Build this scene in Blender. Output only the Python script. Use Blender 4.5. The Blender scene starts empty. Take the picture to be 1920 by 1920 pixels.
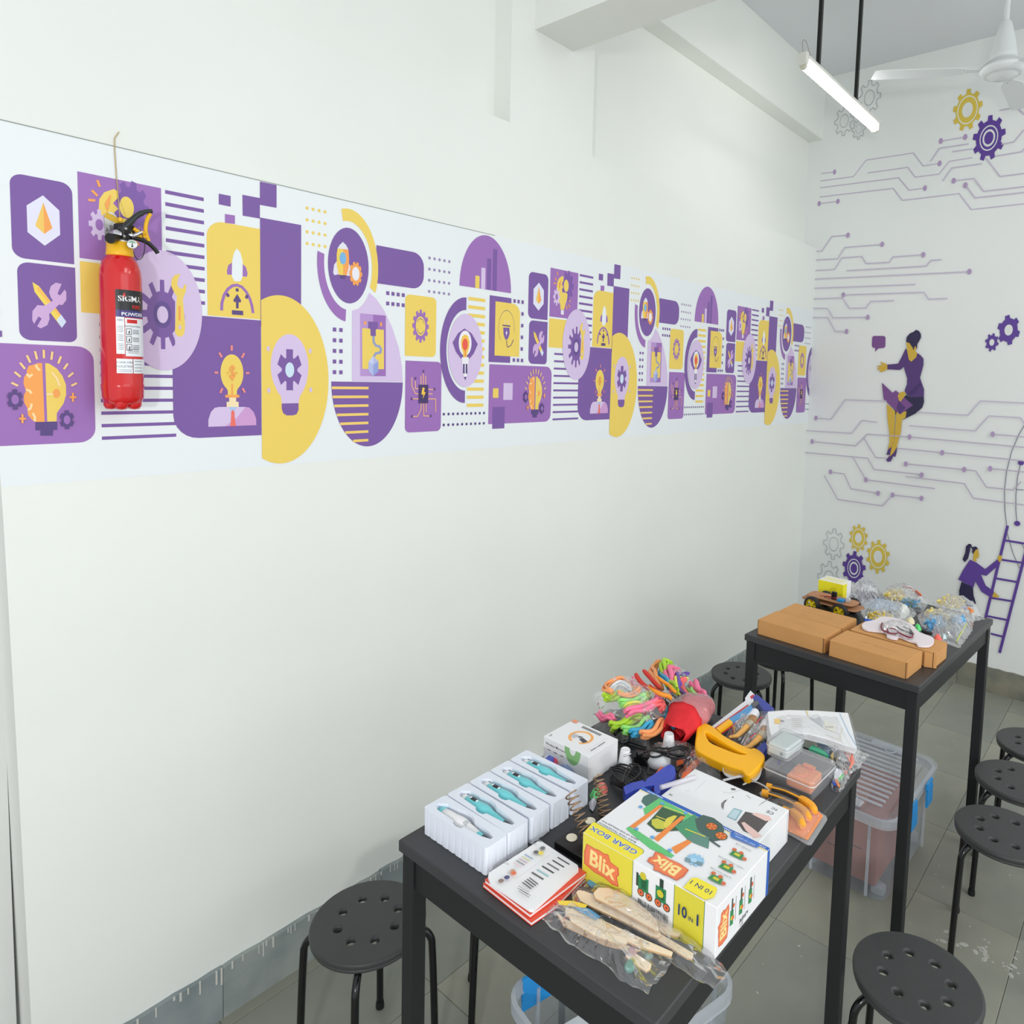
import bpy, bmesh, math, random
from mathutils import Vector, Matrix, noise
PI = math.pi
SC = bpy.context.scene
COL = SC.collection
random.seed(7)
# ------------------------------------------------------------------ camera
CF, CPX, CPY = 1316.43, 1100.45, 810.41          # focal length and principal point, pixels of the 1920 frame
YAW, PIT, ROLL = 0.69029, -0.07952, 0.02983
EYE = Vector((0.0, -2.1067, 1.99403))
fw = Vector((math.cos(YAW)*math.cos(PIT), math.sin(YAW)*math.cos(PIT), math.sin(PIT)))
r0 = Vector((math.sin(YAW), -math.cos(YAW), 0)); u0 = r0.cross(fw)
rt = r0*math.cos(ROLL) + u0*math.sin(ROLL); up = -r0*math.sin(ROLL) + u0*math.cos(ROLL)
cam = bpy.data.cameras.new('camera'); camo = bpy.data.objects.new('camera', cam); COL.objects.link(camo)
camo.matrix_world = Matrix(((rt.x, up.x, -fw.x, EYE.x), (rt.y, up.y, -fw.y, EYE.y), (rt.z, up.z, -fw.z, EYE.z), (0, 0, 0, 1)))
cam.sensor_width = 36; cam.sensor_fit = 'HORIZONTAL'; cam.lens = CF/1920*36
cam.shift_x = -(CPX-960)/1920; cam.shift_y = (CPY-960)/1920; cam.clip_start = .05
SC.camera = camo
def at(px, py, ax, val):
    """point of the plane axis=val that the survey photo shows at px,py (used only to measure real positions)"""
    a = (px-CPX)/CF; b = (py-CPY)/CF; q = fw + rt*a - up*b
    return EYE + q*((val-EYE[ax])/q[ax])
# ------------------------------------------------------------------ world, lights, exposure
W = bpy.data.worlds.new('room_light'); SC.world = W; W.use_nodes = True
W.node_tree.nodes['Background'].inputs[0].default_value = (.93, .96, 1, 1)
W.node_tree.nodes['Background'].inputs[1].default_value = .95
def area(name, loc, look, sx, sy, power, col=(1, 1, 1), spread=PI):
    l = bpy.data.lights.new(name, 'AREA'); l.shape = 'RECTANGLE'; l.size = sx; l.size_y = sy; l.energy = power; l.color = col; l.spread = spread
    o = bpy.data.objects.new(name, l); COL.objects.link(o); o.location = loc
    o.rotation_euler = (Vector(look)-Vector(loc)).to_track_quat('-Z', 'Y').to_euler(); return o
area('flash_light', (-1.5, -2.8, 1.86), (2.6, -.9, 1.9), .22, .22, 34, (1, .985, .96))
area('side_fill_light', (1.2, -4.9, 2.3), (2.4, -.6, 1.2), 3.6, 2.2, 30, (.95, .98, 1))  # added fill from the open right side; no window stands there
area('overhead_fill_light', (2.7, -4.0, 4.1), (2.8, -2.6, 0), 3.0, 1.6, 88, (1, 1, .98))  # added soft overhead panel to brighten tops and far walls; no tube fitting
SC.view_settings.view_transform = 'Standard'; SC.view_settings.look = 'None'
SC.view_settings.gamma = 1; SC.view_settings.exposure = 0.0; SC.view_settings.use_curve_mapping = False
SC.cycles.use_denoising = True; SC.cycles.max_bounces = 10; SC.cycles.transparent_max_bounces = 24
SC.cycles.sample_clamp_indirect = 6
# ------------------------------------------------------------------ materials
def lin(c):
    c = c/255.0
    return c/12.92 if c <= .04045 else ((c+.055)/1.055)**2.4
def rgb(c): return (lin(c[0]), lin(c[1]), lin(c[2]), 1)
MATS = {}
def mat(name, c=(200, 200, 200), rough=.5, metal=0., vary=0., vscale=6., bump=0., bscale=40., trans=0., ior=1.45, spec=.5, emis=0., coat=0., c2=None):
    if name in MATS: return MATS[name]
    m = bpy.data.materials.new(name); MATS[name] = m; m.use_nodes = True
    N, L = m.node_tree.nodes, m.node_tree.links; b = N['Principled BSDF']
    b.inputs['Base Color'].default_value = rgb(c); b.inputs['Roughness'].default_value = rough; b.inputs['Metallic'].default_value = metal
    b.inputs['Specular IOR Level'].default_value = spec; b.inputs['Transmission Weight'].default_value = trans; b.inputs['IOR'].default_value = ior
    b.inputs['Coat Weight'].default_value = coat
    if emis: b.inputs['Emission Color'].default_value = rgb(c); b.inputs['Emission Strength'].default_value = emis
    if vary or c2 or bump:
        t = N.new('ShaderNodeTexCoord')
    if vary or c2:
        n = N.new('ShaderNodeTexNoise'); n.inputs['Scale'].default_value = vscale; n.inputs['Detail'].default_value = 6; L.new(t.outputs['Object'], n.inputs['Vector'])
        r = N.new('ShaderNodeValToRGB'); L.new(n.outputs['Fac'], r.inputs['Fac'])
        a = rgb(c); d = rgb(c2) if c2 else tuple(x*(1-vary) for x in a[:3])+(1,)
        r.color_ramp.elements[0].position = .35; r.color_ramp.elements[1].position = .65
        r.color_ramp.elements[0].color = d; r.color_ramp.elements[1].color = a; L.new(r.outputs['Color'], b.inputs['Base Color'])
    if bump:
        n2 = N.new('ShaderNodeTexNoise'); n2.inputs['Scale'].default_value = bscale; n2.inputs['Detail'].default_value = 4; L.new(t.outputs['Object'], n2.inputs['Vector'])
        bp = N.new('ShaderNodeBump'); bp.inputs['Strength'].default_value = bump; bp.inputs['Distance'].default_value = .01
        L.new(n2.outputs['Fac'], bp.inputs['Height']); L.new(bp.outputs['Normal'], b.inputs['Normal'])
    return m
def film(name, tint=(235, 238, 242), haze=.10, gloss=.5, rough=.12):
    """thin clear plastic: mostly see-through, with a fresnel sheen and a little milky haze"""
    if name in MATS: return MATS[name]
    m = bpy.data.materials.new(name); MATS[name] = m; m.use_nodes = True
    N, L = m.node_tree.nodes, m.node_tree.links; N.remove(N['Principled BSDF']); out = N['Material Output']
    tr = N.new('ShaderNodeBsdfTransparent'); df = N.new('ShaderNodeBsdfDiffuse'); gl = N.new('ShaderNodeBsdfGlossy')
    df.inputs[0].default_value = rgb(tint); gl.inputs['Roughness'].default_value = rough
    tr.inputs[0].default_value = (.985, .985, .985, 1)
    m1 = N.new('ShaderNodeMixShader'); m1.inputs[0].default_value = haze; L.new(tr.outputs[0], m1.inputs[1]); L.new(df.outputs[0], m1.inputs[2])
    lw = N.new('ShaderNodeLayerWeight'); lw.inputs['Blend'].default_value = .25
    mm = N.new('ShaderNodeMath'); mm.operation = 'MULTIPLY_ADD'; mm.inputs[1].default_value = gloss; mm.inputs[2].default_value = .05; L.new(lw.outputs['Fresnel'], mm.inputs[0])
    m2 = N.new('ShaderNodeMixShader'); L.new(mm.outputs[0], m2.inputs[0]); L.new(m1.outputs[0], m2.inputs[1]); L.new(gl.outputs[0], m2.inputs[2])
    L.new(m2.outputs[0], out.inputs['Surface']); return m
# ------------------------------------------------------------------ mesh builder
class MB:
    def __init__(s): s.v = []; s.f = []; s.m = []; s.sm = []
    def add(s, vs, fs, mi=0, smooth=False, M=None):
        o = len(s.v)
        s.v += [tuple(M @ Vector(v)) if M else tuple(v) for v in vs]
        s.f += [tuple(i+o for i in f) for f in fs]; s.m += [mi]*len(fs); s.sm += [smooth]*len(fs); return s
    def box(s, c, d, mi=0, M=None, bev=0.):
        x, y, z = d[0]/2, d[1]/2, d[2]/2
        if bev <= 0:
            vs = [(c[0]+i*x, c[1]+j*y, c[2]+k*z) for i in (-1, 1) for j in (-1, 1) for k in (-1, 1)]
            return s.add(vs, [(0, 1, 3, 2), (4, 6, 7, 5), (0, 4, 5, 1), (2, 3, 7, 6), (0, 2, 6, 4), (1, 5, 7, 3)], mi, False, M)
        b = min(bev, x*.9, y*.9, z*.9); rings = []
        for zz, k in ((-z, b), (-z+b, 0), (z-b, 0), (z, b)):
            rings.append(rrect_pts(x-k, y-k, b, 2))
        vs = [(c[0]+p[0], c[1]+p[1], c[2]+zz) for zz, rg in zip((-z, -z+b, z-b, z), rings) for p in rg]
        n = len(rings[0]); fs = [tuple(range(n))[::-1], tuple(range(3*n, 4*n))]
        for r in range(3): fs += [(r*n+i, r*n+(i+1) % n, (r+1)*n+(i+1) % n, (r+1)*n+i) for i in range(n)]
        return s.add(vs, fs, mi, False, M)
    def loft(s, rings, mi=0, smooth=False, M=None, cap=(True, True), closed=True):
        n = len(rings[0]); vs = [p for r in rings for p in r]; fs = []
        for r in range(len(rings)-1):
            for i in range(n if closed else n-1): fs.append((r*n+i, r*n+(i+1) % n, (r+1)*n+(i+1) % n, (r+1)*n+i))
        s.add(vs, fs, mi, smooth, M)
        if cap[0]: s.add(rings[0], [tuple(range(n))[::-1]], mi, False, M)
        if cap[1]: s.add(rings[-1], [tuple(range(n))], mi, False, M)
        return s
    def lathe(s, prof, seg=24, mi=0, smooth=True, M=None, cap=(True, True)):
        return s.loft([[(r*math.cos(2*PI*i/seg), r*math.sin(2*PI*i/seg), z) for i in range(seg)] for r, z in prof], mi, smooth, M, cap)
    def tube(s, pts, r, seg=8, mi=0, smooth=True, closed=False, M=None, cap=True):
        pts = [Vector(p) for p in pts]; n = len(pts); rings = []; rr = r if isinstance(r, (list, tuple)) else [r]*n
        t0 = (pts[1]-pts[0]).normalized(); a = Vector((0, 0, 1)) if abs(t0.z) < .9 else Vector((1, 0, 0)); nn = t0.cross(a).normalized()
        for i in range(n):
            if closed: t = pts[(i+1) % n]-pts[i-1]
            else: t = pts[min(i+1, n-1)]-pts[max(i-1, 0)]
            t = t.normalized() if t.length > 1e-9 else t0
            nn = (nn-t*nn.dot(t)); nn = nn.normalized() if nn.length > 1e-6 else t.orthogonal().normalized()
            bb = t.cross(nn)
            rings.append([pts[i]+nn*(rr[i]*math.cos(2*PI*k/seg))+bb*(rr[i]*math.sin(2*PI*k/seg)) for k in range(seg)])
        if closed: rings.append(rings[0]); cap = False
        return s.loft(rings, mi, smooth, M, (cap, cap))
    def prism(s, poly, z0, z1, mi=0, M=None, mi_side=None):
        n = len(poly); a = sum(poly[i][0]*poly[(i+1) % n][1]-poly[(i+1) % n][0]*poly[i][1] for i in range(n))
        if a < 0: poly = poly[::-1]
        s.add([(p[0], p[1], z0) for p in poly], [tuple(range(n))[::-1]], mi, False, M); s.add([(p[0], p[1], z1) for p in poly], [tuple(range(n))], mi, False, M)
        vs = [(p[0], p[1], z0) for p in poly]+[(p[0], p[1], z1) for p in poly]
        return s.add(vs, [(i, (i+1) % n, n+(i+1) % n, n+i) for i in range(n)], mi if mi_side is None else mi_side, False, M)
    def mesh(s, name, mats):
        me = bpy.data.meshes.new(name); me.from_pydata(s.v, [], s.f)
        for m in (mats if isinstance(mats, (list, tuple)) else [mats]): me.materials.append(m)
        me.polygons.foreach_set('material_index', s.m); me.polygons.foreach_set('use_smooth', s.sm); me.update(); return me
def rrect_pts(x, y, r, n=4):
    """rounded rectangle outline, counter-clockwise, half sizes x,y; r may be one radius or four (TR, TL, BL, BR)"""
    rs = r if isinstance(r, (list, tuple)) else [r]*4; out = []
    for (sx, sy, a0), q in zip(((1, 1, 0), (-1, 1, PI/2), (-1, -1, PI), (1, -1, 1.5*PI)), rs):
        q = max(min(q, x, y), 1e-5)
        for i in range(n+1): a = a0+PI/2*i/n; out.append((sx*(x-q)+q*math.cos(a), sy*(y-q)+q*math.sin(a)))
    return out
def obj(name, mb, mats, parent=None, loc=None, rot=None, **kw):
    o = bpy.data.objects.new(name, mb.mesh(name, mats) if isinstance(mb, MB) else mb); COL.objects.link(o)
    if parent: o.parent = parent
    if loc is not None: o.location = loc
    if rot is not None: o.rotation_euler = rot if isinstance(rot, (tuple, list)) else (0, 0, rot)
    for k, v in kw.items(): o[k] = v
    return o
def thing(name, label, cat, loc=(0, 0, 0), rot=0, group=None):
    o = bpy.data.objects.new(name, None); COL.objects.link(o); o.location = loc
    o.rotation_euler = rot if isinstance(rot, (tuple, list)) else (0, 0, rot); o.empty_display_size = .05
    o['label'] = label; o['category'] = cat
    if group: o['group'] = group
    return o
def tag(o, label, cat, group=None):
    o['label'] = label; o['category'] = cat
    if group: o['group'] = group
    return o
def dup(o, loc=None, rot=None, label=None, parent=None):
    c = o.copy(); COL.objects.link(c); c.parent = parent
    if loc is not None: c.location = loc
    if rot is not None: c.rotation_euler = (0, 0, rot)
    if label: c['label'] = label
    for ch in list(o.children): dup(ch, parent=c)
    return c
def struct(name, mb, m, **kw): return obj(name, mb, m, kind='structure', **kw)
def Mx(loc=(0, 0, 0), rot=(0, 0, 0), sc=(1, 1, 1)):
    from mathutils import Euler
    return Matrix.LocRotScale(Vector(loc), Euler(rot), Vector(sc))
def catmull(P, n=6, closed=False):
    P = [Vector(p) for p in P]; out = []; N_ = len(P)
    for i in range(N_ if closed else N_-1):
        a, b, c, d = (P[(i-1) % N_], P[i], P[(i+1) % N_], P[(i+2) % N_]) if closed else (P[max(i-1, 0)], P[i], P[i+1], P[min(i+2, N_-1)])
        for k in range(n):
            t = k/n; out.append(.5*((2*b)+(c-a)*t+(2*a-5*b+4*c-d)*t*t+(3*b-a-3*c+d)*t**3))
    if not closed: out.append(P[-1])
    return out
# ------------------------------------------------------------------ flat print: coloured shapes in a plane
_txt = {}
def text_mesh(s, bold=0.):
    """outline triangles of a word, height of capitals = about .7 units"""
    k = (s, bold)
    if k not in _txt:
        c = bpy.data.curves.new('t', 'FONT'); c.body = s; c.offset = bold; c.resolution_u = 3; c.align_x = 'CENTER'; c.align_y = 'CENTER'
        o = bpy.data.objects.new('t', c); COL.objects.link(o); dg = bpy.context.evaluated_depsgraph_get(); dg.update()
        me = bpy.data.meshes.new_from_object(o.evaluated_get(dg))
        _txt[k] = ([(v.co.x, v.co.y) for v in me.vertices], [tuple(p.vertices) for p in me.polygons])
        bpy.data.objects.remove(o); bpy.data.curves.remove(c); bpy.data.meshes.remove(me)
    return _txt[k]
def clipx(poly, lo, hi):
    for s, lim in ((1, lo), (-1, hi)):
        if lim is None: continue
        out = []
        for i in range(len(poly)):
            a, b = poly[i-1], poly[i]; ia, ib = s*(a[0]-lim) >= 0, s*(b[0]-lim) >= 0
            if ia != ib: t = (lim-a[0])/(b[0]-a[0]); out.append((lim, a[1]+t*(b[1]-a[1])))
            if ib: out.append(b)
        poly = out
        if len(poly) < 3: return []
    return poly
class Print:
    """layers of flat coloured polygons; f maps plane (u,v,layer height) to a point; each layer sits a hair above the last"""
    def __init__(s, f, step=.00025, base=.0003): s.f = f; s.mb = MB(); s.cols = []; s.n = 0; s.step = step; s.base = base; s.clip = (None, None); s.du = 0.; s.ax = 1.
    def ci(s, c):
        if c not in s.cols: s.cols.append(c)
        return s.cols.index(c)
    def poly(s, pts, c, raw=False):
        pts = [(p[0]+s.du, p[1]) for p in pts]
        if s.clip != (None, None): pts = clipx(pts, *s.clip)
        if len(pts) < 3: return s
        a = sum(pts[i-1][0]*pts[i][1]-pts[i][0]*pts[i-1][1] for i in range(len(pts)))
        if a < 0: pts = pts[::-1]
        h = s.base+s.n*s.step; s.n += 1
        s.mb.add([s.f(p[0], p[1], h) for p in pts], [tuple(range(len(pts)))], s.ci(c)); return s
    def many(s, polys, c):
        n = s.n
        for p in polys: s.n = n; s.poly(p, c)
        s.n = n+1; return s
    def circle(s, c, r, col, seg=40, a0=0, a1=2*PI): return s.poly([(c[0]+s.ax*r*math.cos(a0+(a1-a0)*i/seg), c[1]+r*math.sin(a0+(a1-a0)*i/seg)) for i in range(seg+(0 if a1-a0 >= 2*PI-.01 else 1))], col)
    def ring(s, c, r1, r2, a0, a1, col, seg=36):
        full = a1-a0 >= 2*PI-.001; n = seg
        if full:
            qs = [[(c[0]+s.ax*r*math.cos(a), c[1]+r*math.sin(a)) for r, a in ((r1, 2*PI*i/n), (r2, 2*PI*i/n), (r2, 2*PI*(i+1)/n), (r1, 2*PI*(i+1)/n))] for i in range(n)]
        else:
            A = [a0+(a1-a0)*i/n for i in range(n+1)]
            qs = [[(c[0]+s.ax*r*math.cos(a), c[1]+r*math.sin(a)) for r, a in ((r1, A[i]), (r2, A[i]), (r2, A[i+1]), (r1, A[i+1]))] for i in range(n)]
        return s.many(qs, col)
    def rect(s, x0, y0, x1, y1, col): return s.poly([(x0, y0), (x1, y0), (x1, y1), (x0, y1)], col)
    def rrect(s, x0, y0, x1, y1, r, col):
        cx, cy = (x0+x1)/2, (y0+y1)/2; return s.poly([(cx+p[0], cy+p[1]) for p in rrect_pts((x1-x0)/2, (y1-y0)/2, r, 6)], col)
    def line(s, pts, w, col):
        pts = [pts[0]]+[b for a, b in zip(pts[:-1], pts[1:]) if math.dist(a, b) > 1e-6]; closed = len(pts) > 3 and math.dist(pts[0], pts[-1]) < 1e-6; n = len(pts); L_, R_ = [], []
        for i, p in enumerate(pts):
            a = pts[i-1] if i else (pts[-2] if closed else None); b = pts[i+1] if i < n-1 else (pts[1] if closed else None)
            ds = [((q[0]-o[0])/math.dist(o, q), (q[1]-o[1])/math.dist(o, q)) for o, q in ((a, p), (p, b)) if o is not None and q is not None]
            tx, ty = sum(d[0] for d in ds), sum(d[1] for d in ds); l = math.hypot(tx, ty) or 1; tx, ty = tx/l, ty/l
            k = w/2/max(.35, abs(tx*ds[0][0]+ty*ds[0][1])); L_.append((p[0]-ty*k, p[1]+tx*k)); R_.append((p[0]+ty*k, p[1]-tx*k))
        return s.many([[L_[i], R_[i], R_[i+1], L_[i+1]] for i in range(n-1)], col)
    def gear(s, c, r1, r2, n, col, ph=0., tw=.5, hole=0, hcol=None):
        pts = []
        for i in range(n):
            a = 2*PI*i/n+ph; h = PI/n*tw
            pts += [(r1, a-h*1.35), (r2, a-h*.85), (r2, a+h*.85), (r1, a+h*1.35)]
            g = 2*PI/n-h*2.7; pts.append((r1, a+h*1.35+g/2))
        s.poly([(c[0]+s.ax*r*math.cos(a), c[1]+r*math.sin(a)) for r, a in pts], col)
        if hole: s.circle(c, hole, hcol)
        return s
    def text(s, t, c, h, col, rot=0., bold=0., sx=1.):
        vs, fs = text_mesh(t, bold); k = h/.7; ca, sa = math.cos(rot), math.sin(rot); hh = s.base+s.n*s.step; s.n += 1
        s.mb.add([s.f(c[0]+(x*sx*ca-y*sa)*k*s.ax+s.du, c[1]+(x*sx*sa+y*ca)*k, hh) for x, y in vs], fs, s.ci(col)); return s
    def build(s, name, parent=None, rough=.45, **kw):
        if not s.mb.f: return None
        return obj(name, s.mb, [mat('ink_%d_%d_%d_%d' % (c+(int(rough*100),)), c, rough) for c in s.cols], parent, **kw)
# ------------------------------------------------------------------ room shell
L = 5.181; HC = 4.222; XE = .398; PAINT = mat('wall_paint', (235, 238, 232), .55, vary=.03, vscale=1.3, bump=.05, bscale=18)
PAINTB = mat('back_paint', (232, 235, 233), .5, vary=.03, vscale=1.1, bump=.04, bscale=18)
def slab(name, x0, x1, y0, y1, z0, z1, m): return struct(name, MB().box(((x0+x1)/2, (y0+y1)/2, (z0+z1)/2), (x1-x0, y1-y0, z1-z0)), m)
wl = MB()
def wb(x0, x1, y0, y1, z0, z1, b=wl): b.box(((x0+x1)/2, (y0+y1)/2, (z0+z1)/2), (x1-x0, y1-y0, z1-z0))
wb(.46, L+.15, 0, .30, 0, 2.995); wl.prism([(.410, 0), (.406, .34), (.397, 1.05), (.388, 1.6), (.372, 2.2), (.355, 2.995), (.46, 2.995), (.46, 0)], -.30, 0, M=Matrix(((1, 0, 0, 0), (0, 0, -1, 0), (0, 1, 0, 0), (0, 0, 0, 1)))); wb(.36, 2.010, .093, .30, 2.995, 3.782); wb(2.010, 2.528, 0, .30, 2.995, 3.782)
wb(2.528, L+.15, .106, .30, 2.995, 3.782); wb(-1.2, L+.15, 0, .30, 3.782, HC+.1)
struct('wall_left', wl, PAINT)
slab('wall_back', L, L+.15, -5.2, .106, 0, HC+.1, PAINTB)
slab('ceiling', -1.2, L+.15, -5.2, .30, HC, HC+.12, mat('ceiling_paint', (224, 227, 230), .6, vary=.03, vscale=1.))
slab('trim_1', 2.140, 2.381, -5.2, 0, 3.40, HC, PAINT)          # cross beam under the ceiling
d1 = .115
struct('trim_2', MB().box((.335, d1+.04, 1.95), (.126, .08, 3.9)), mat('frame_paint', (226, 228, 224), .45, vary=.04, vscale=3))
struct('door_1', MB().box((-.18, d1+.07, 1.1), (.83, .05, 2.2)).box((-.18, d1+.04, .5), (.6, .02, .7)).box((-.18, d1+.04, 1.5), (.6, .02, .9)), mat('brown_door', (88, 52, 40), .4, vary=.3, vscale=5))
# floor: base slab and stone tiles with recessed joints
fl = struct('floor', MB().box(((L-1.2)/2, -2.45, -.06), (L+1.2, 5.5, .1)), mat('tile_grout', (150, 148, 128), .8, vary=.3, vscale=8))
STONES = [mat('floor_stone_%d' % i, c, .42, c2=c2, vscale=2.2, bump=.08, bscale=14) for i, (c, c2) in enumerate([((152, 152, 138), (134, 136, 126)), ((146, 148, 137), (128, 132, 124)), ((157, 155, 140), (138, 140, 128))])]
x = 2.385-.51*7; tid = 0
while x < L:
    y = -.055+.355
    while y > -5.1:
        x1 = min(x+.51, L); y0 = max(y-.355, -5.2); yt = min(y, .30 if x < XE-.3 else 0)
        if x1-x > .02 and yt-y0 > .02:
            obj('floor_tile', MB().box(((x1-x)/2, (yt-y0)/2, 0), (x1-x-.0015, yt-y0-.0015, .012), bev=.0008), STONES[random.randrange(3)], fl, (x, y0, -.006))
        y -= .355
    x += .51
bl = struct('baseboard_left', MB().box(((XE+L)/2, -.003, .08), (L-XE, .006, .16)), mat('mortar', (188, 182, 172), .8, vary=.2, vscale=20))
SK = [mat('skirting_stone_%d' % i, c, .5, c2=c2, vscale=7, bump=.15, bscale=22) for i, (c, c2) in enumerate([((150, 158, 158), (128, 138, 140)), ((158, 164, 160), (132, 142, 142))])]
def ragged(n, w, h, th, seed):
    rd = random.Random(seed); t = [(w*i/n, h+rd.uniform(-.004, .002)) for i in range(n+1)]
    return MB().prism([(0.001, 0), (w-.001, 0)]+[(min(max(a, .001), w-.001), b) for a, b in t[::-1]], 0, th, M=Matrix(((1, 0, 0, 0), (0, 0, -1, 0), (0, 1, 0, 0), (0, 0, 0, 1))))
x = XE; i = 0
while x < L-.02:
    w = min((.867-XE) if i == 0 else .56, L-x); obj('skirting_tile', ragged(14, w, .165, .016, i), SK[i % 2], bl, (x, 0, 0)); x += w; i += 1
SKB = [mat('skirting_brown_%d' % i, c, .6, c2=c2, vscale=6, bump=.2, bscale=20) for i, (c, c2) in enumerate([((140, 136, 120), (108, 112, 104)), ((128, 128, 116), (150, 150, 140))])]
bb = struct('baseboard_back', MB().box((L-.003, -2.6, .08), (.006, 5.2, .16)), mat('mortar'))
y = -.02; i = 0
while y > -5.1:
    o = obj('skirting_tile', ragged(14, .56, .165, .016, 50+i), SKB[i % 2], bb, (L, y, 0), -PI/2); y -= .56; i += 1
# ragged paint drips over the top of the left skirting
rd = random.Random(3); dr = MB(); x = XE+.02
while x < L-.1:
    w = rd.uniform(.002, .006); h = rd.uniform(.006, .05)*rd.random(); dr.box((x, -.0175, .163-h/2), (w, .002, h+.01)); x += rd.uniform(.008, .05)
obj('paint_drips', dr, mat('drip_paint', (206, 206, 200), .6), bl, kind='stuff')
# dried plaster splashes on the floor
sp = MB()
for cx_, cy_, n_ in ((2.72, -1.80, 46), (3.05, -1.62, 14), (3.6, -1.55, 16), (2.3, -1.3, 14), (1.15, -.35, 10), (4.1, -1.2, 20)):
    for k in range(n_):
        px_, py_ = cx_+rd.gauss(0, .03 if n_ > 40 else .22), cy_+rd.gauss(0, .13 if n_ > 40 else .2); s_ = rd.uniform(.002, .013 if n_ > 40 else .005)
        sp.lathe([(s_, 0.0), (s_*.7, .0008)], 7, M=Mx((px_, py_, .0001), (0, 0, rd.random()*6), (1.3, .8, 1)))
obj('plaster_specks', sp, mat('plaster', (176, 176, 168), .8), fl, kind='stuff')
# ------------------------------------------------------------------ printed vinyl band on the left wall
Zt, Zb, PER = 2.5387, 1.692, 1.7153
XM = .364
mural = tag(obj('wall_mural', MB().prism([(.386, Zb), (.378, 2.0), (XM, Zt), (L-.003, Zt), (L-.003, Zb)], 0, .0008, M=Matrix(((1, 0, 0, 0), (0, 0, -1, 0), (0, 1, 0, 0), (0, 0, 0, 1)))), mat('vinyl', (232, 237, 239), .35)), 'long printed vinyl band of purple and yellow science icons along the left wall', 'mural')
obj('top_shadow_line', MB().box((1.15, -.0012, Zt+.0008), (1.58, .0016, .0022)), mat('edge_shadow_grey', (150, 156, 150), .6), mural)  # grey strip paints the shadow line along the band's top edge
ZR = {'A': (0, 220, 4.8), 'B': (0, 540, 4.8), 'C': (300, 320, 4.8), 'D': (300, 560, 4.8), 'E': (600, 380, 5.3333), 'F': (600, 520, 5.3333), 'G': (900, 420, 4.5714), 'H': (1480, 0, 4.36364), 'I': (1480, 400, 4.36364), 'J': (1480, 700, 4.36364), 'K': (1480, 960, 4.36364)}
def w(z, *p, d=0.):
    a, b, k = ZR[z[0]]; out = []
    for x, y in p: q = at(a+x/k, b+y/k, 1, 0); out.append((q.x+d, q.z))
    return out
P_, PM, YE, LV, DK, OR, CR, LB, GY = (122, 88, 160), (156, 110, 182), (238, 208, 98), (214, 194, 228), (88, 68, 128), (244, 164, 84), (244, 224, 180), (150, 200, 236), (150, 132, 176)
def rq(P, z, l, r, t, b, rr, col, d=0.):
    """rounded rectangle from a point on each side; rr = corner radii TR, TL, BL, BR as fractions of width"""
    x0, x1, y1, y0 = w(z, l, d=d)[0][0], w(z, r, d=d)[0][0], w(z, t)[0][1], w(z, b)[0][1]; W_ = x1-x0
    return P.rrect(x0, y0, x1, y1, [q*W_ for q in rr], col)
AX = .608                                   # the print is narrower than drawn: its circles are upright ovals
def cc(z, l, r, d=0.):
    a, b = w(z, l, r, d=d); return ((a[0]+b[0])/2, (a[1]+b[1])/2), (b[0]-a[0])/2/AX
def bars(P, x0, x1, y0, pitch, n, th, col, cl=None):
    out = []
    for i in range(n):
        yy = y0-pitch*i; xa = cl(yy) if cl else x0
        if xa < x1: out.append([(xa, yy-th/2), (x1, yy-th/2), (x1, yy+th/2), (xa, yy+th/2)])
    P.many(out, col)
G1 = -PER
def m_hex(P):
    rq(P, 'A', (95, 850), (655, 900), (370, 548), (440, 1297), (.2, .2, .2, 0), P_)
    P.poly(w('A', (385, 703), (533, 840), (540, 1058), (402, 1156), (246, 1033), (238, 793)), (226, 226, 244))
    P.poly(w('A', (388, 768), (316, 975), (398, 1050)), (240, 200, 100)); P.poly(w('A', (388, 768), (470, 998), (398, 1050)), OR)
def m_tool(P):
    a = w('A', (164, 1700), (684, 1700), (420, 1325)); b = w('B', (430, 478)); W_ = a[1][0]-a[0][0]
    P.rrect(a[0][0], b[0][1], a[1][0], a[2][1], (0, .2*W_, .2*W_, .14*W_), P_)
    P.poly(w('A', (290, 1483), (350, 1520), (595, 1840), (555, 1895), (310, 1570)), (240, 214, 90))
    P.poly(w('A', (345, 1520), (595, 1840), (585, 1855), (330, 1545)), (246, 190, 90))
    P.poly(w('A', (548, 1775), (595, 1840), (555, 1895), (508, 1825)), (208, 226, 244))
    P.poly(w('A', (553, 1500), (500, 1488), (455, 1520), (440, 1575), (455, 1620), (475, 1650), (400, 1695), (335, 1690), (290, 1745), (288, 1825), (305, 1860), (345, 1792), (373, 1812), (332, 1880), (365, 1900), (425, 1870), (445, 1815), (440, 1770), (530, 1685), (560, 1690), (595, 1645), (595, 1575), (580, 1550), (540, 1603), (515, 1590)), (206, 172, 218))
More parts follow.
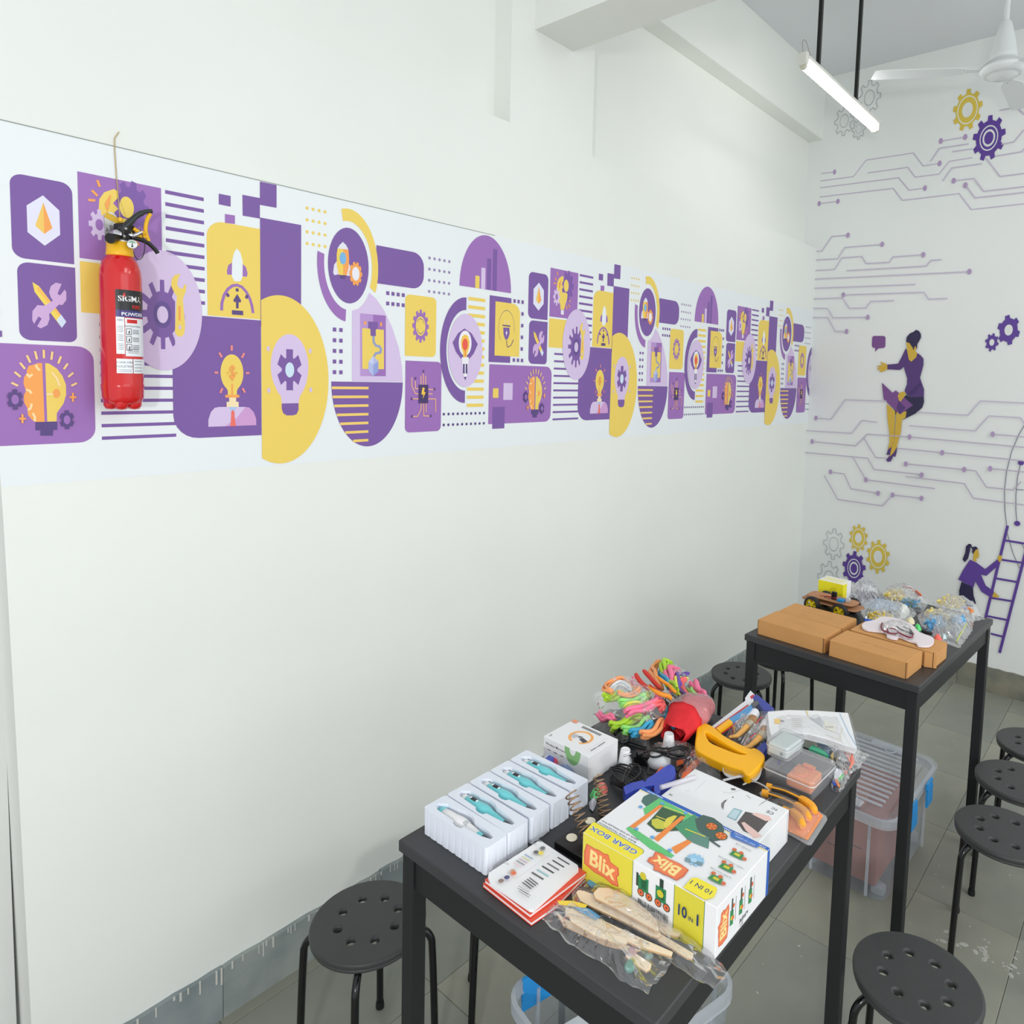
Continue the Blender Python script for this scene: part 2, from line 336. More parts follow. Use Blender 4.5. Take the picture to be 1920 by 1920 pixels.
def m_bulb(P):
    rq(P, 'A', (705, 900), (1452, 900), (1070, 562), (820, 1278), (0, 0, 0, 0), PM)
    c, _ = cc('G', (690, 520), (785, 535), d=G1); P.gear((c[0]+.01, c[1]), .052, .068, 9, (124, 88, 164))
    P.poly(w('G', (703, 445), (675, 465), (660, 500), (655, 560), (665, 620), (685, 690), (688, 735), (718, 735), (730, 690), (745, 640), (748, 600), (728, 585), (705, 590), (700, 560), (712, 540), (698, 515), (712, 490), (716, 455), d=G1), YE)
    c, r = cc('G', (721, 530), (753, 530), d=G1); P.circle(c, r*1.3, YE)
    c, _ = cc('G', (640, 625), (670, 625), d=G1); P.gear(c, .027, .038, 8, LV); P.circle(c, .014, PM)
    P.rect(*w('G', (690, 775), d=G1)[0], *w('G', (716, 740), d=G1)[0], (232, 226, 240))
    for a, b in (((640, 460), (655, 485)), ((658, 408), (663, 440)), ((628, 508), (648, 508)), ((760, 655), (772, 665)), ((755, 690), (765, 715)), ((737, 700), (740, 730))): P.line(w('G', a, b, d=G1), .006, OR)
    P.poly(w('G', (694, 470), (674, 520), (680, 560), (688, 520), d=G1), OR)
def m_stripes(P):
    a = w('A', (1484, 670), (1832, 735), (1492, 1212)); p = (a[0][1]-a[2][1])/5
    bars(P, a[0][0], a[1][0], a[0][1], p, 10, p*.31, P_)
def m_yellow_square(P): a = w('A', (722, 1500), (800, 1303), (830, 1762)); b = w('G', (737, 900), d=G1); P.rect(a[0][0], a[2][1], b[0][0], a[1][1], YE)
def m_stripes2(P):
    a = w('G', (626, 1112), (852, 1112), (618, 1675), d=G1); p = (a[0][1]-a[2][1])/9; b = w('B', (907, 1000), (1585, 1330))
    bars(P, b[0][0], b[1][0], a[0][1], p, 10, p*.27, P_)
def m_wrench(P):
    c, r = cc('G', (705, 1030), (953, 1030), d=G1); z = w('B', (1440, 740))[0][1]; zt = w('A', (1440, 1195))[0][1]; r = (zt-z)/2; c = (w('B', (1815, 200))[0][0]-r*AX, (z+zt)/2)
    P.circle(c, r, LV, 56); g = w('A', (1460, 1776))[0]; zz = w('A', (1460, 1462), (1460, 1565)); R2, R1 = zz[0][1]-g[1], zz[1][1]-g[1]
    P.gear(g, R1, R2, 12, P_, PI/2, .42); P.circle(g, R1*.58, (98, 76, 142)); P.circle(g, R1*.36, LV)
    P.poly(w('A', (1572, 1600), (1660, 1600), (1660, 2080), (1572, 2080)), LV)
    P.poly(w('A', (1620, 1408), (1570, 1420), (1540, 1460), (1538, 1520), (1560, 1570), (1588, 1610), (1570, 1930), (1590, 1968), (1630, 1976), (1655, 1946), (1662, 1876), (1642, 1640), (1650, 1610), (1668, 1570), (1674, 1512), (1655, 1502), (1645, 1540), (1612, 1540), (1590, 1505), (1600, 1450)), YE)
    P.line(w('A', (1612, 1700), (1612, 1830)), .0055, OR); P.circle(w('A', (1615, 1890))[0], .006, LV)
def m_rocket_tile(P):
    rq(P, 'C', (422, 900), (901, 900), (700, 490), (660, 1320), (0, .3, 0, 0), YE)
    P.poly(w('C', (645, 828), (612, 850), (600, 900), (602, 935), (645, 938)), PM); P.poly(w('C', (742, 840), (772, 870), (786, 925), (780, 955), (742, 952)), PM)
    P.poly(w('C', (690, 700), (665, 735), (648, 800), (644, 950), (665, 996), (720, 998), (740, 960), (742, 820), (722, 740)), (232, 238, 240))
    P.line(w('C', (552, 1258), (555, 1190), (575, 1120), (610, 1065), (650, 1035), (690, 1030), (735, 1047), (775, 1092), (805, 1150), (825, 1215), (835, 1282)), .008, PM)
    P.poly(w('C', (692, 1110), (728, 1170), (722, 1188), (706, 1182), (704, 1240), (682, 1240), (682, 1180), (665, 1184), (658, 1165)), DK)
    for a, b in (((692, 1060), (692, 1088)), ((600, 1105), (614, 1135)), ((785, 1120), (772, 1150))): P.line(w('C', a, b), .008, DK)
    P.line(w('C', (645, 1275), (745, 1282)), .0125, DK)
def m_pixels(P):
    P.poly(w('C', (527, 207), (634, 228), (634, 325), (527, 303)), P_); P.poly(w('C', (740, 217), (897, 247), (897, 432), (742, 405)), P_)
    P.poly(w('C', (897, 98), (1047, 130), (1047, 335), (897, 308)), P_); P.poly(w('C', (582, 390), (672, 404), (672, 480), (583, 470)), PM)
    P.poly(w('C', (898, 422), (1268, 490), (1267, 1400), (903, 1400)), P_)
def m_dollar(P):
    a = w('D', (112, 700), (908, 700), (600, 172), (600, 1242)); W_ = a[1][0]-a[0][0]; P.rrect(a[0][0], a[3][1], a[1][0], a[2][1], (0, 0, .27*W_, 0), P_)
    c, r = cc('D', (543, 665), (748, 667)); P.circle(c, r, YE); P.poly(w('D', (575, 770), (715, 775), (690, 830), (690, 866), (608, 866), (608, 828)), YE)
    P.line(w('D', (647, 765), (647, 866)), .005, OR); P.poly(w('D', (585, 865), (712, 865), (712, 890), (585, 890)), OR)
    P.poly(w('D', (620, 890), (683, 890), (683, 928), (705, 928), (705, 978), (597, 978), (597, 928), (620, 928)), CR)
    P.poly(w('D', (432, 1153), (432, 1090), (455, 1020), (490, 982), (530, 974), (760, 974), (800, 980), (840, 1020), (862, 1080), (864, 1138)), LV)
    P.poly(w('D', (765, 975), (800, 982), (840, 1020), (862, 1080), (864, 1138), (585, 1147), (690, 1070)), (206, 156, 208))
    P.poly(w('D', (615, 976), (690, 976), (668, 1010), (636, 1010)), (170, 196, 232)); P.poly(w('D', (652, 1000), (668, 1020), (668, 1060), (680, 1145), (630, 1148), (637, 1060), (637, 1020)), (236, 112, 100))
    for a, b in (((642, 420), (642, 468)), ((530, 485), (553, 527)), ((755, 490), (732, 532)), ((487, 665), (520, 665)), ((768, 669), (800, 669)), ((558, 805), (538, 848)), ((738, 805), (760, 845))): P.line(w('D', a, b), .006, (236, 140, 136))
    P.text('$', c, .038, OR, bold=.02)
    for q in ((605, 667), (686, 668)): P.circle(w('D', q)[0], .003, OR, 10)
def m_gearbulb(P):
    a = w('D', (911, 700), (1513, 730), (1040, -35), (1030, 1487)); r = (a[2][1]-a[3][1])/2; c = (a[1][0]-r*AX, (a[2][1]+a[3][1])/2); x0 = a[0][0]
    th = math.acos(max(-1, min(1, (x0-c[0])/r/AX))); P.poly([(c[0]+r*AX*math.cos(th-2*th*i/50), c[1]+r*math.sin(th-2*th*i/50)) for i in range(51)], YE)
    c, r = cc('D', (993, 600), (1332, 620)); P.circle(c, r, LV); P.poly(w('D', (1015, 740), (1050, 830), (1085, 880), (1092, 945), (1243, 942), (1255, 880), (1290, 820), (1320, 740)), LV)
    P.poly(w('D', (1092, 943), (1243, 940), (1243, 1000), (1225, 1040), (1190, 1050), (1135, 1050), (1105, 1030), (1092, 990)), P_)
    g = w('D', (1163, 640), (1163, 448), (1163, 520)); P.gear(g[0], g[2][1]-g[0][1], g[1][1]-g[0][1], 6, P_, PI/2, .62); h, r = cc('D', (1124, 641), (1203, 641)); P.circle(h, r, (206, 226, 240))
    for q in ((970, 450), (1347, 470), (975, 825), (1352, 820)): P.circle(w('D', q)[0], .008, LV, 12)
def grid(P, z, a, b, c_, nx, ny, sx, sy, col, rnd=False, d=0.):
    o, e, f = w(z, a, b, c_, d=d); qs = []
    for i in range(nx):
        for j in range(ny):
            x = o[0]+(e[0]-o[0])*(i/(nx-1) if nx > 1 else 0); y = o[1]+(f[1]-o[1])*(j/(ny-1) if ny > 1 else 0)
            qs.append([(x+sx*math.cos(k*PI/4), y+sy*math.sin(k*PI/4)) for k in range(8)] if rnd else [(x-sx, y-sy), (x+sx, y-sy), (x+sx, y+sy), (x-sx, y+sy)])
    P.many(qs, col)
def m_dots(P):
    grid(P, 'C', (1322, 337), (1483, 369), (1322, 656), 4, 4, .0052, .0052, YE, True); grid(P, 'E', (1093, 553), (1291, 588), (1092, 888), 5, 4, .0056, .0056, GY, True)
    grid(P, 'F', (143, 522), (207, 525), (145, 948), 2, 5, .0062, .0064, P_); grid(P, 'E', (675, 905), (830, 922), (675, 1008), 4, 2, .0062, .0064, P_)
    grid(P, 'F', (1236, 1368), (1637, 1360), (1236, 1476), 10, 2, .0056, .0056, DK, True)
def m_rocket_circle(P):
    c, R = cc('E', (70, 615), (489, 650)); z = w('E', (262, 248), (290, 1008)); R = (z[0][1]-z[1][1])/2; c = (c[0], (z[0][1]+z[1][1])/2)
    a = w('E', (560, 600), (1036, 690), (750, 460), (750, 832)); h = (a[2][1]-a[3][1])/2; P.rrect(a[0][0], a[3][1], a[1][0], a[2][1], (h*.75, 0, 0, h*.75), P_)
    P.ring(c, R*1.18, R*1.5, math.radians(-25), math.radians(104), YE); P.ring(c, R*1.18, R*1.5, math.radians(170), math.radians(264), PM)
    P.circle(c, R, P_)
    P.poly(w('E', (165, 585), (138, 620), (128, 700), (140, 726), (185, 716)), (228, 222, 238)); P.poly(w('E', (283, 600), (300, 640), (300, 735), (262, 728)), (228, 222, 238))
    P.poly(w('E', (172, 455), (280, 468), (287, 560), (283, 650), (262, 728), (185, 722), (165, 640), (163, 520)), (240, 208, 90)); P.poly(w('E', (228, 460), (280, 468), (287, 560), (283, 650), (262, 728), (228, 725)), OR)
    P.poly(w('E', (225, 393), (257, 425), (280, 470), (170, 458), (195, 420)), (226, 226, 236)); q, r = cc('E', (192, 557), (258, 557)); P.circle(q, r, (120, 180, 226))
    P.poly(w('E', (190, 726), (255, 728), (245, 760), (205, 758)), DK); g = w('E', (353, 712), (353, 590)); q = g[1][1]-g[0][1]; P.gear(g[0], q*.82, q, 10, OR, 0, .6); P.circle(g[0], q*.56, (232, 232, 240))
def m_chart(P):
    a = w('E', (1392, 830), (1907, 905)); r = (a[1][0]-a[0][0])/2; c = (a[0][0]+r, (a[0][1]+a[1][1])/2); zt = w('E', (1640, 322))[0][1]
    P.poly([(c[0]+r*math.cos(PI*i/36), c[1]+(zt-c[1])*math.sin(PI*i/36)) for i in range(37)], PM)
    for x0, x1, y, col in ((1551, 1593, 728, YE), (1611, 1652, 648, LV), (1670, 1710, 555, P_), (1730, 1770, 462, P_)):
        q = w('E', (x0, y), (x1, y+4)); P.rect(q[0][0], c[1], q[1][0], q[0][1], col)
def m_printer(P):
    P.poly(w('E', (490, 900), (560, 962), (640, 1080), (720, 1250), (785, 1450), (818, 1640), (825, 1790), (318, 1785), (318, 1080), (380, 1062), (430, 1015), (465, 960)), LV)
    P.poly(w('E', (397, 1106), (528, 1118), (528, 1735), (399, 1735)), (184, 148, 206)); P.poly(w('E', (528, 1118), (655, 1130), (655, 1735), (528, 1735)), PM)
    P.poly(w('E', (418, 1253), (635, 1272), (637, 1665), (420, 1662)), YE); P.poly(w('E', (478, 1188), (575, 1195), (575, 1262), (555, 1266), (555, 1335), (502, 1333), (500, 1262), (478, 1258)), P_)
    P.poly(w('E', (437, 1185), (460, 1187), (460, 1222), (437, 1220)), OR); P.poly(w('E', (597, 1198), (617, 1200), (617, 1236), (597, 1234)), OR)
    P.line(w('E', (531, 1335), (533, 1395), (555, 1430), (590, 1437), (607, 1465), (600, 1498), (555, 1508), (533, 1540)), .0085, (146, 156, 200))
    P.poly(w('E', (530, 1530), (480, 1590), (480, 1680), (528, 1735), (578, 1690), (580, 1590)), (178, 186, 228)); P.poly(w('E', (530, 1620), (580, 1590), (578, 1690), (528, 1735)), (146, 160, 216)); P.poly(w('E', (530, 1530), (530, 1620), (480, 1590)), (200, 206, 238))
def m_halfdisc(P):
    a = w('F', (110, 1043), (825, 1050), (470, 1690)); r = (a[1][0]-a[0][0])/2; c = (a[0][0]+r, (a[0][1]+a[1][1])/2); rz = c[1]-a[2][1]
    P.poly([(c[0]+r*math.cos(PI+PI*i/40), c[1]+rz*math.sin(PI+PI*i/40)) for i in range(41)], P_)
    b = w('F', (483, 1107), (483, 1627)); p = (b[0][1]-b[1][1])/6
    bars(P, 0, b[0][0], b[0][1], p, 7, p*.30, (240, 204, 110), lambda z: c[0]-r*math.sqrt(max(0, 1-((c[1]-z)/rz)**2))+.001)
def m_cycle(P):
    rq(P, 'E', (848, 1230), (1158, 1250), (1000, 932), (1000, 1538), (.14, .14, .03, .14), YE); g = w('E', (1003, 1235), (1003, 1068)); r = g[1][1]-g[0][1]
    P.gear(g[0], r*.8, r, 12, PM, PI/2, .55); P.circle(g[0], r*.58, YE); P.ring(g[0], r*.43, r*.47, .4, 2.6, DK, 16); P.ring(g[0], r*.43, r*.47, 3.5, 5.7, DK, 16)
def m_circuit(P):
    rq(P, 'F', (849, 1200), (1209, 1200), (1000, 838), (1010, 1545), (.12, 0, .12, .12), PM)
    for l in (((1007, 1090), (1007, 985)), ((1030, 1090), (1030, 960)), ((1053, 1090), (1053, 985)), ((990, 1118), (950, 1110), (950, 1035)), ((990, 1168), (950, 1160), (915, 1090), (915, 1000)), ((1070, 1120), (1130, 1122)), ((1070, 1165), (1122, 1165)), ((990, 1215), (922, 1213)), ((1070, 1215), (1152, 1215), (1152, 1345)), ((1007, 1250), (1005, 1320), (970, 1390), (922, 1390)), ((1030, 1250), (1032, 1385), (1092, 1387)), ((1055, 1250), (1055, 1350))): P.line(w('F', *l), .0033, (244, 186, 130))
    P.rect(*w('F', (980, 1260))[0], *w('F', (1078, 1074))[0], (70, 52, 104)); P.poly(w('F', (1020, 1100), (1008, 1170), (1028, 1172), (1022, 1215), (1052, 1148), (1034, 1146), (1042, 1105)), (244, 200, 70))
    for q in ((1030, 940), (950, 1010), (1140, 1118), (912, 1213), (915, 1390), (1102, 1385)): P.circle(w('F', q)[0], .0055, DK, 12)
def m_dashes(P):
    a = w('E', (1483, 957), (1650, 975)); b = w('F', (1478, 1280)); p = (a[0][1]-b[0][1])/13; bars(P, a[0][0], a[1][0], a[0][1], p, 14, p*.4, YE)
def m_eye(P):
    c, r = cc('E', (1270, 1480), (1625, 1500)); z = w('E', (1447, 1110), (1447, 1843)); c = (c[0], (z[0][1]+z[1][1])/2); r = (z[0][1]-z[1][1])/2
    P.ring(c, r*1.1, r*1.44, PI/2, 1.5*PI, P_); P.circle(c, r*1.09, (232, 236, 242)) if False else None
    P.circle(c, r, LV, 48)
    P.poly(w('E', (1320, 1398), (1375, 1305), (1440, 1258), (1512, 1308), (1573, 1415), (1532, 1510), (1490, 1560), (1402, 1558), (1352, 1490)), P_)
    q = w('E', (1447, 1285), (1382, 1410), (1510, 1410)); rr = (q[2][0]-q[1][0])/2; P.poly([(q[1][0]+rr+rr*math.cos(PI*i/12), w('E', (1447, 1405))[0][1]+(q[0][1]-w('E', (1447, 1405))[0][1])*1.05*math.sin(PI*i/12)) for i in range(24)], (238, 236, 240))
    P.poly(w('E', (1447, 1318), (1475, 1335), (1490, 1390), (1485, 1450), (1468, 1500), (1462, 1545), (1428, 1545), (1425, 1500), (1408, 1450), (1403, 1390), (1418, 1335)), (244, 196, 80))
    q, r = cc('E', (1418, 1418), (1473, 1418)); P.circle(q, r, (236, 92, 76)); P.line(w('E', (1446, 1440), (1446, 1540)), .003, (236, 92, 76)); P.poly(w('E', (1440, 1360), (1460, 1375), (1470, 1410), (1425, 1410)), (236, 92, 76))
    P.poly(w('E', (1412, 1545), (1480, 1545), (1478, 1610), (1470, 1700), (1447, 1778), (1422, 1700), (1416, 1610)), (238, 236, 240))
    for p in (((1423, 1612), (1441, 1612), (1441, 1710), (1423, 1706)), ((1450, 1612), (1468, 1612), (1468, 1708), (1450, 1710)), ((1434, 1742), (1459, 1742), (1446, 1775))): P.poly(w('E', *p), DK)
def m_plug(P):
    a = w('E', (1690, 1200), (1907, 1200), (1800, 940), (1800, 1598)); P.rect(a[0][0], a[3][1], a[1][0], a[2][1], P_)
    rq(P, 'G', (126, 900), (338, 900), (230, 676), (230, 1133), (.3, 0, 0, 0), YE)
    g, r = cc('G', (156, 895), (293, 895)); P.ring(g, r*.97, r, -.2, 3.9, DK, 30); P.poly(w('G', (196, 886), (250, 890), (250, 945), (236, 985), (213, 990), (199, 948)), P_); P.line(w('G', (190, 868), (257, 876)), .005, DK)
    P.line(w('G', (211, 820), (211, 862)), .004, CR); P.line(w('G', (241, 824), (241, 866)), .004, CR); P.poly(w('G', (224, 905), (216, 940), (222, 942), (220, 965), (232, 928), (225, 926)), (236, 236, 240)); P.line(w('G', (224, 988), (226, 1030), (233, 1056), (262, 1040), (285, 990)), .003, DK)
    grid(P, 'G', (293, 660), (362, 671), (293, 660), 3, 1, .0062, .0072, P_); grid(P, 'G', (361, 771), (361, 771), (359, 1071), 1, 4, .0062, .0072, P_); grid(P, 'G', (287, 1166), (357, 1170), (287, 1166), 3, 1, .0062, .0072, P_)
def m_brain(P):
    x0 = w('G', (74, 1400), d=G1)[0][0]; a = w('B', (848, 900), (400, 512), (400, 1405)); P.rrect(x0, a[2][1], a[0][0], a[1][1], (.035, 0, 0, .035), PM)
    for x, y, X, Y, col in ((108, 1490, 157, 1408, YE), (197, 1508, 279, 1364, LV), (102, 1756, 210, 1566, P_)): P.rect(*w('G', (x, y), d=G1)[0], *w('G', (X, Y), d=G1)[0], col)
    P.poly(w('B', (378, 675), (340, 675), (300, 690), (258, 700), (240, 740), (240, 770), (215, 800), (210, 860), (232, 925), (212, 970), (215, 1030), (245, 1080), (250, 1140), (285, 1185), (318, 1205), (400, 1205)), (246, 166, 84))
    P.poly(w('B', (405, 675), (440, 680), (510, 725), (560, 790), (592, 870), (594, 960), (570, 1040), (510, 1125), (508, 1200), (424, 1202)), YE)
    for l in (((320, 690), (335, 722), (358, 742)), ((238, 772), (262, 798), (292, 776)), ((232, 912), (265, 925), (282, 950)), ((283, 1040), (275, 1080), (250, 1100)), ((293, 1125), (312, 1160), (312, 1200)), ((465, 760), (510, 812), (535, 882)), ((415, 955), (478, 955))): P.line(w('B', *l), .005, (248, 220, 160))
    q, r = cc('B', (475, 948), (536, 948)); P.circle(q, r, OR); P.poly(w('B', (318, 1205), (512, 1203), (512, 1275), (475, 1278), (472, 1328), (362, 1328), (362, 1280), (318, 1280)), DK)
    for a, b in (((160, 880), (100, 852)), ((183, 800), (128, 755)), ((222, 728), (177, 672)), ((270, 672), (238, 605)), ((330, 642), (312, 568)), ((392, 632), (390, 556)), ((458, 645), (468, 572)), ((520, 680), (545, 615)), ((570, 730), (606, 680)), ((610, 800), (656, 762)), ((637, 880), (688, 855))): P.line(w('B', a, b), .0048, (244, 206, 140))
    for x, y in ((652, 982), (198, 1175)): P.line(w('B', (x-32, y), (x+32, y)), .0045, OR); P.line(w('B', (x, y-40), (x, y+40)), .0045, OR)
    for x, y, s in ((132, 1003, 1.), (598, 1185, .92)): g = w('B', (x, y), (x, y-95)); r = (g[1][1]-g[0][1])*s; P.gear(g[0], r*.72, r, 6, DK, PI/2, .6); P.circle(g[0], r*.46, PM)
MOTIFS = [('stripes_print', m_stripes), ('stripes_print', m_stripes2), ('hexagon_print', m_hex), ('tools_print', m_tool), ('brain_print', m_brain), ('light_bulb_print', m_bulb), ('square_print', m_yellow_square), ('pixel_print', m_pixels), ('rocket_print', m_rocket_tile), ('idea_print', m_dollar), ('gear_bulb_print', m_gearbulb), ('wrench_print', m_wrench), ('dots_print', m_dots), ('rocket_ring_print', m_rocket_circle), ('chart_print', m_chart), ('machine_print', m_printer), ('half_disc_print', m_halfdisc), ('gear_print', m_cycle), ('circuit_print', m_circuit), ('dashes_print', m_dashes), ('eye_print', m_eye), ('plug_print', m_plug)]
for i, (nm, fn) in enumerate(MOTIFS):
    for k in (-1, 0, 1, 2):
        P = Print(lambda u, v, h: (u, -(.001+h), v), .00012, .0001+.000035*i+(.0009 if nm in ('wrench_print', 'gear_bulb_print', 'eye_print') else 0)); P.du = k*PER; P.ax = AX; P.clip = (.374, L-.003); fn(P); P.build(nm, mural, **({'kind': 'stuff'} if nm == 'dots_print' else {}))
# ------------------------------------------------------------------ circuit mural on the back wall
bm_ = thing('circuit_mural', 'mural of purple circuit lines, cogs and two women on the back wall', 'mural')
fB = lambda u, v, h: (L-.0004-h, u, v)
def wb_(z, *p):
    a, b, k = ZR[z]; out = []
    for x, y in p: q = at(a+x/k, b+y/k, 0, L); out.append((min(q.y, .0), q.z))
    return out
LN, LN2 = (196, 186, 206), (176, 152, 190)
P = Print(fB); P.ax = .657
for z, w_, dots, *l in [
    ('H', 1, (1,), (232, 1425), (370, 1408)), ('H', 1, (1,), (230, 1485), (525, 1445), (630, 1310), (1015, 1252), (1095, 1358), (1230, 1338)), ('H', 1, (), (640, 1415), (970, 1370), (1030, 1450), (1225, 1425), (1310, 1320), (1500, 1290)),
    ('H', 1, (1,), (230, 1540), (895, 1455), (980, 1556), (1110, 1540)), ('H', 1, (), (230, 1615), (850, 1542), (925, 1640), (1390, 1585), (1490, 1715), (1920, 1668)), ('H', 1, (0, 1), (235, 1668), (398, 1648)),
    ('H', 1, (0, 1), (1240, 1155), (1440, 1122)), ('H', 1, (), (1155, 1322), (1228, 1215), (1468, 1178)), ('H', 1, (), (1335, 1242), (1500, 1218)), ('H', 1, (), (1255, 1482), (1330, 1375), (1578, 1340)), ('H', 1, (), (1680, 1280), (1905, 1242), (1925, 1215)),
    ('H', 1, (), (1720, 905), (1860, 878), (1925, 940)), ('H', 1, (), (1735, 1182), (1838, 1163), (1925, 1060)), ('H', 1, (), (1610, 1295), (1725, 1445), (1925, 1420)), ('H', 1, (0,), (1347, 1480), (1510, 1462), (1590, 1566), (1925, 1528)), ('H', 1, (0,), (1442, 1517), (1520, 1620), (1925, 1575)),
    ('I', 1, (1,), (200, 312), (268, 310), (350, 190), (482, 180)), ('I', 1, (1,), (200, 383), (398, 373), (455, 280), (762, 255)), ('I', 1, (1,), (198, 470), (372, 460), (432, 365), (595, 353), (630, 411), (820, 402), (850, 356), (1098, 340)), ('I', 1, (), (470, 470), (1125, 432), (1160, 385), (1248, 380)),
    ('I', 1, (1,), (192, 540), (1475, 478)), ('I', 1, (), (190, 615), (1035, 582)), ('I', 1, (0,), (445, 668), (1105, 647), (1142, 703), (1298, 697)), ('I', 1, (), (188, 700), (437, 693), (495, 777), (630, 775), (668, 722), (862, 715)), ('I', 1, (1,), (185, 778), (315, 778), (362, 855), (645, 851)), ('I', 1, (1,), (183, 853), (318, 853), (380, 967), (472, 967)),
    ('I', 1, (0,), (222, 1675), (345, 1685), (460, 1525), (800, 1537)), ('I', 1, (), (140, 1777), (515, 1800), (597, 1694), (722, 1710)), ('I', 1, (), (1045, 1627), (1465, 1653), (1567, 1535), (1925, 1553)), ('I', 1, (), (982, 1737), (1525, 1780), (1635, 1657), (1895, 1672), (1925, 1720)),
    ('J', 1, (0,), (192, 557), (547, 593), (642, 498), (988, 520)), ('J', 1, (0,), (988, 520), (1925, 605)), ('J', 1, (), (615, 530), (712, 688), (800, 693)), ('J', 1, (), (130, 647), (645, 693), (698, 785), (1087, 828)), ('J', 1, (1,), (525, 685), (632, 870), (1197, 942)), ('J', 1, (0,), (1087, 830), (1060, 828)),
    ('J', 1, (0, 2), (342, 805), (455, 822), (510, 943), (732, 980)) if False else ('J', 1, (0, 3), (342, 805), (455, 822), (510, 943), (732, 980)), ('J', 1, (3,), (293, 835), (402, 1030), (768, 1083), (850, 993), (1087, 1021))[:3]+((293, 835), (402, 1030), (768, 1083), (850, 993), (1087, 1021)), ('J', 1, (1,), (888, 613), (1255, 648), (1920, 715)), ('J', 1, (0, 1), (958, 740), (1435, 786), (1530, 797), (1618, 930), (1835, 953), (1900, 885)),
    ('J', 1, (), (955, 843), (1437, 900), (1510, 1020), (1925, 1075)), ('J', 1, (0,), (1668, 498), (1925, 520)), ('J', 1, (0,), (1648, 778), (1925, 806))]:
    pts = wb_(z, *l); P.line(pts, .007, LN if z in 'HI' else (190, 178, 198))
    for i in dots:
        P.circle(pts[min(i if i < len(pts) else len(pts)-1, len(pts)-1) if not (i == 1 and z in 'HI') else -1], .019, LN2, 14)
for q in ((1087, 1021), (1087, 830), (732, 980)): P.circle(wb_('J', q)[0], .019, LN2, 14)
P.build('circuit_lines', bm_, kind='stuff')
NB = [0]
def bgear(z, c, rt, n, col, kind, nm='gear_print', tw=.42, ph=PI/2):
    NB[0] += 1; P = Print(fB, .0002, .002+.0003*NB[0]); P.ax = .657; g = wb_(z, c, rt); r = abs(g[1][1]-g[0][1]); c = g[0]; WH = (222, 225, 222)
    if kind == 'line':
        pts = []
        for i in range(n):
            a = 2*PI*i/n+ph; h = PI/n*.42
            pts += [(r*.74, a-h*1.4), (r, a-h*.8), (r, a+h*.8), (r*.74, a+h*1.4)]
        pts = [(c[0]+q*P.ax*math.cos(a), c[1]+q*math.sin(a)) for q, a in pts]; P.line(pts+[pts[0]], .004, (168, 172, 178)); P.ring(c, r*.42, r*.46, 0, 2*PI, (168, 172, 178), 24)
    else:
        P.gear(c, r*.78, r, n, col, ph, tw)
        if kind == 'double': P.circle(c, r*.56, WH); P.circle(c, r*.5, col); P.circle(c, r*.38, WH); P.circle(c, r*.28, col)
        elif kind == 'hole': P.circle(c, r*.68, WH); P.circle(c, r*.62, col); P.circle(c, r*.36, WH)
        else: P.circle(c, r*.36, WH)
    P.build(nm, bm_)
YB, PB = (216, 190, 78), (92, 62, 148)
bgear('H', (1458, 900), (1458, 1070), 9, YB, 'hole'); bgear('H', (1633, 1130), (1633, 945), 9, PB, 'double')
bgear('H', (655, 800), (655, 660), 8, None, 'line'); bgear('H', (450, 990), (450, 1110), 8, None, 'line'); bgear('H', (570, 1055), (570, 1140), 8, None, 'line')
bgear('I', (1795, 955), (1795, 830), 6, PB, 'plain', ph=.3); bgear('I', (1658, 1056), (1658, 980), 8, PB, 'plain', ph=.2)
bgear('K', (567, 212), (567, 98), 10, YB, 'hole'); bgear('K', (727, 365), (727, 225), 10, YB, 'hole'); bgear('K', (530, 460), (530, 318), 9, PB, 'double'); bgear('K', (365, 262), (365, 135), 8, None, 'line'); bgear('K', (325, 540), (325, 402), 8, None, 'line')
def wprint(nm, items, base=.003):
    P = Print(fB, .0002, base)
    for z, col, *l in items:
        if isinstance(col, tuple): P.poly(wb_(z, *l), col)
    return P, nm
SKN, HR, SW, SWD, SKT, LP = (208, 172, 62), (44, 36, 74), (84, 56, 118), (68, 46, 104), (42, 36, 72), (122, 78, 140)
P = Print(fB, .0002, .008)
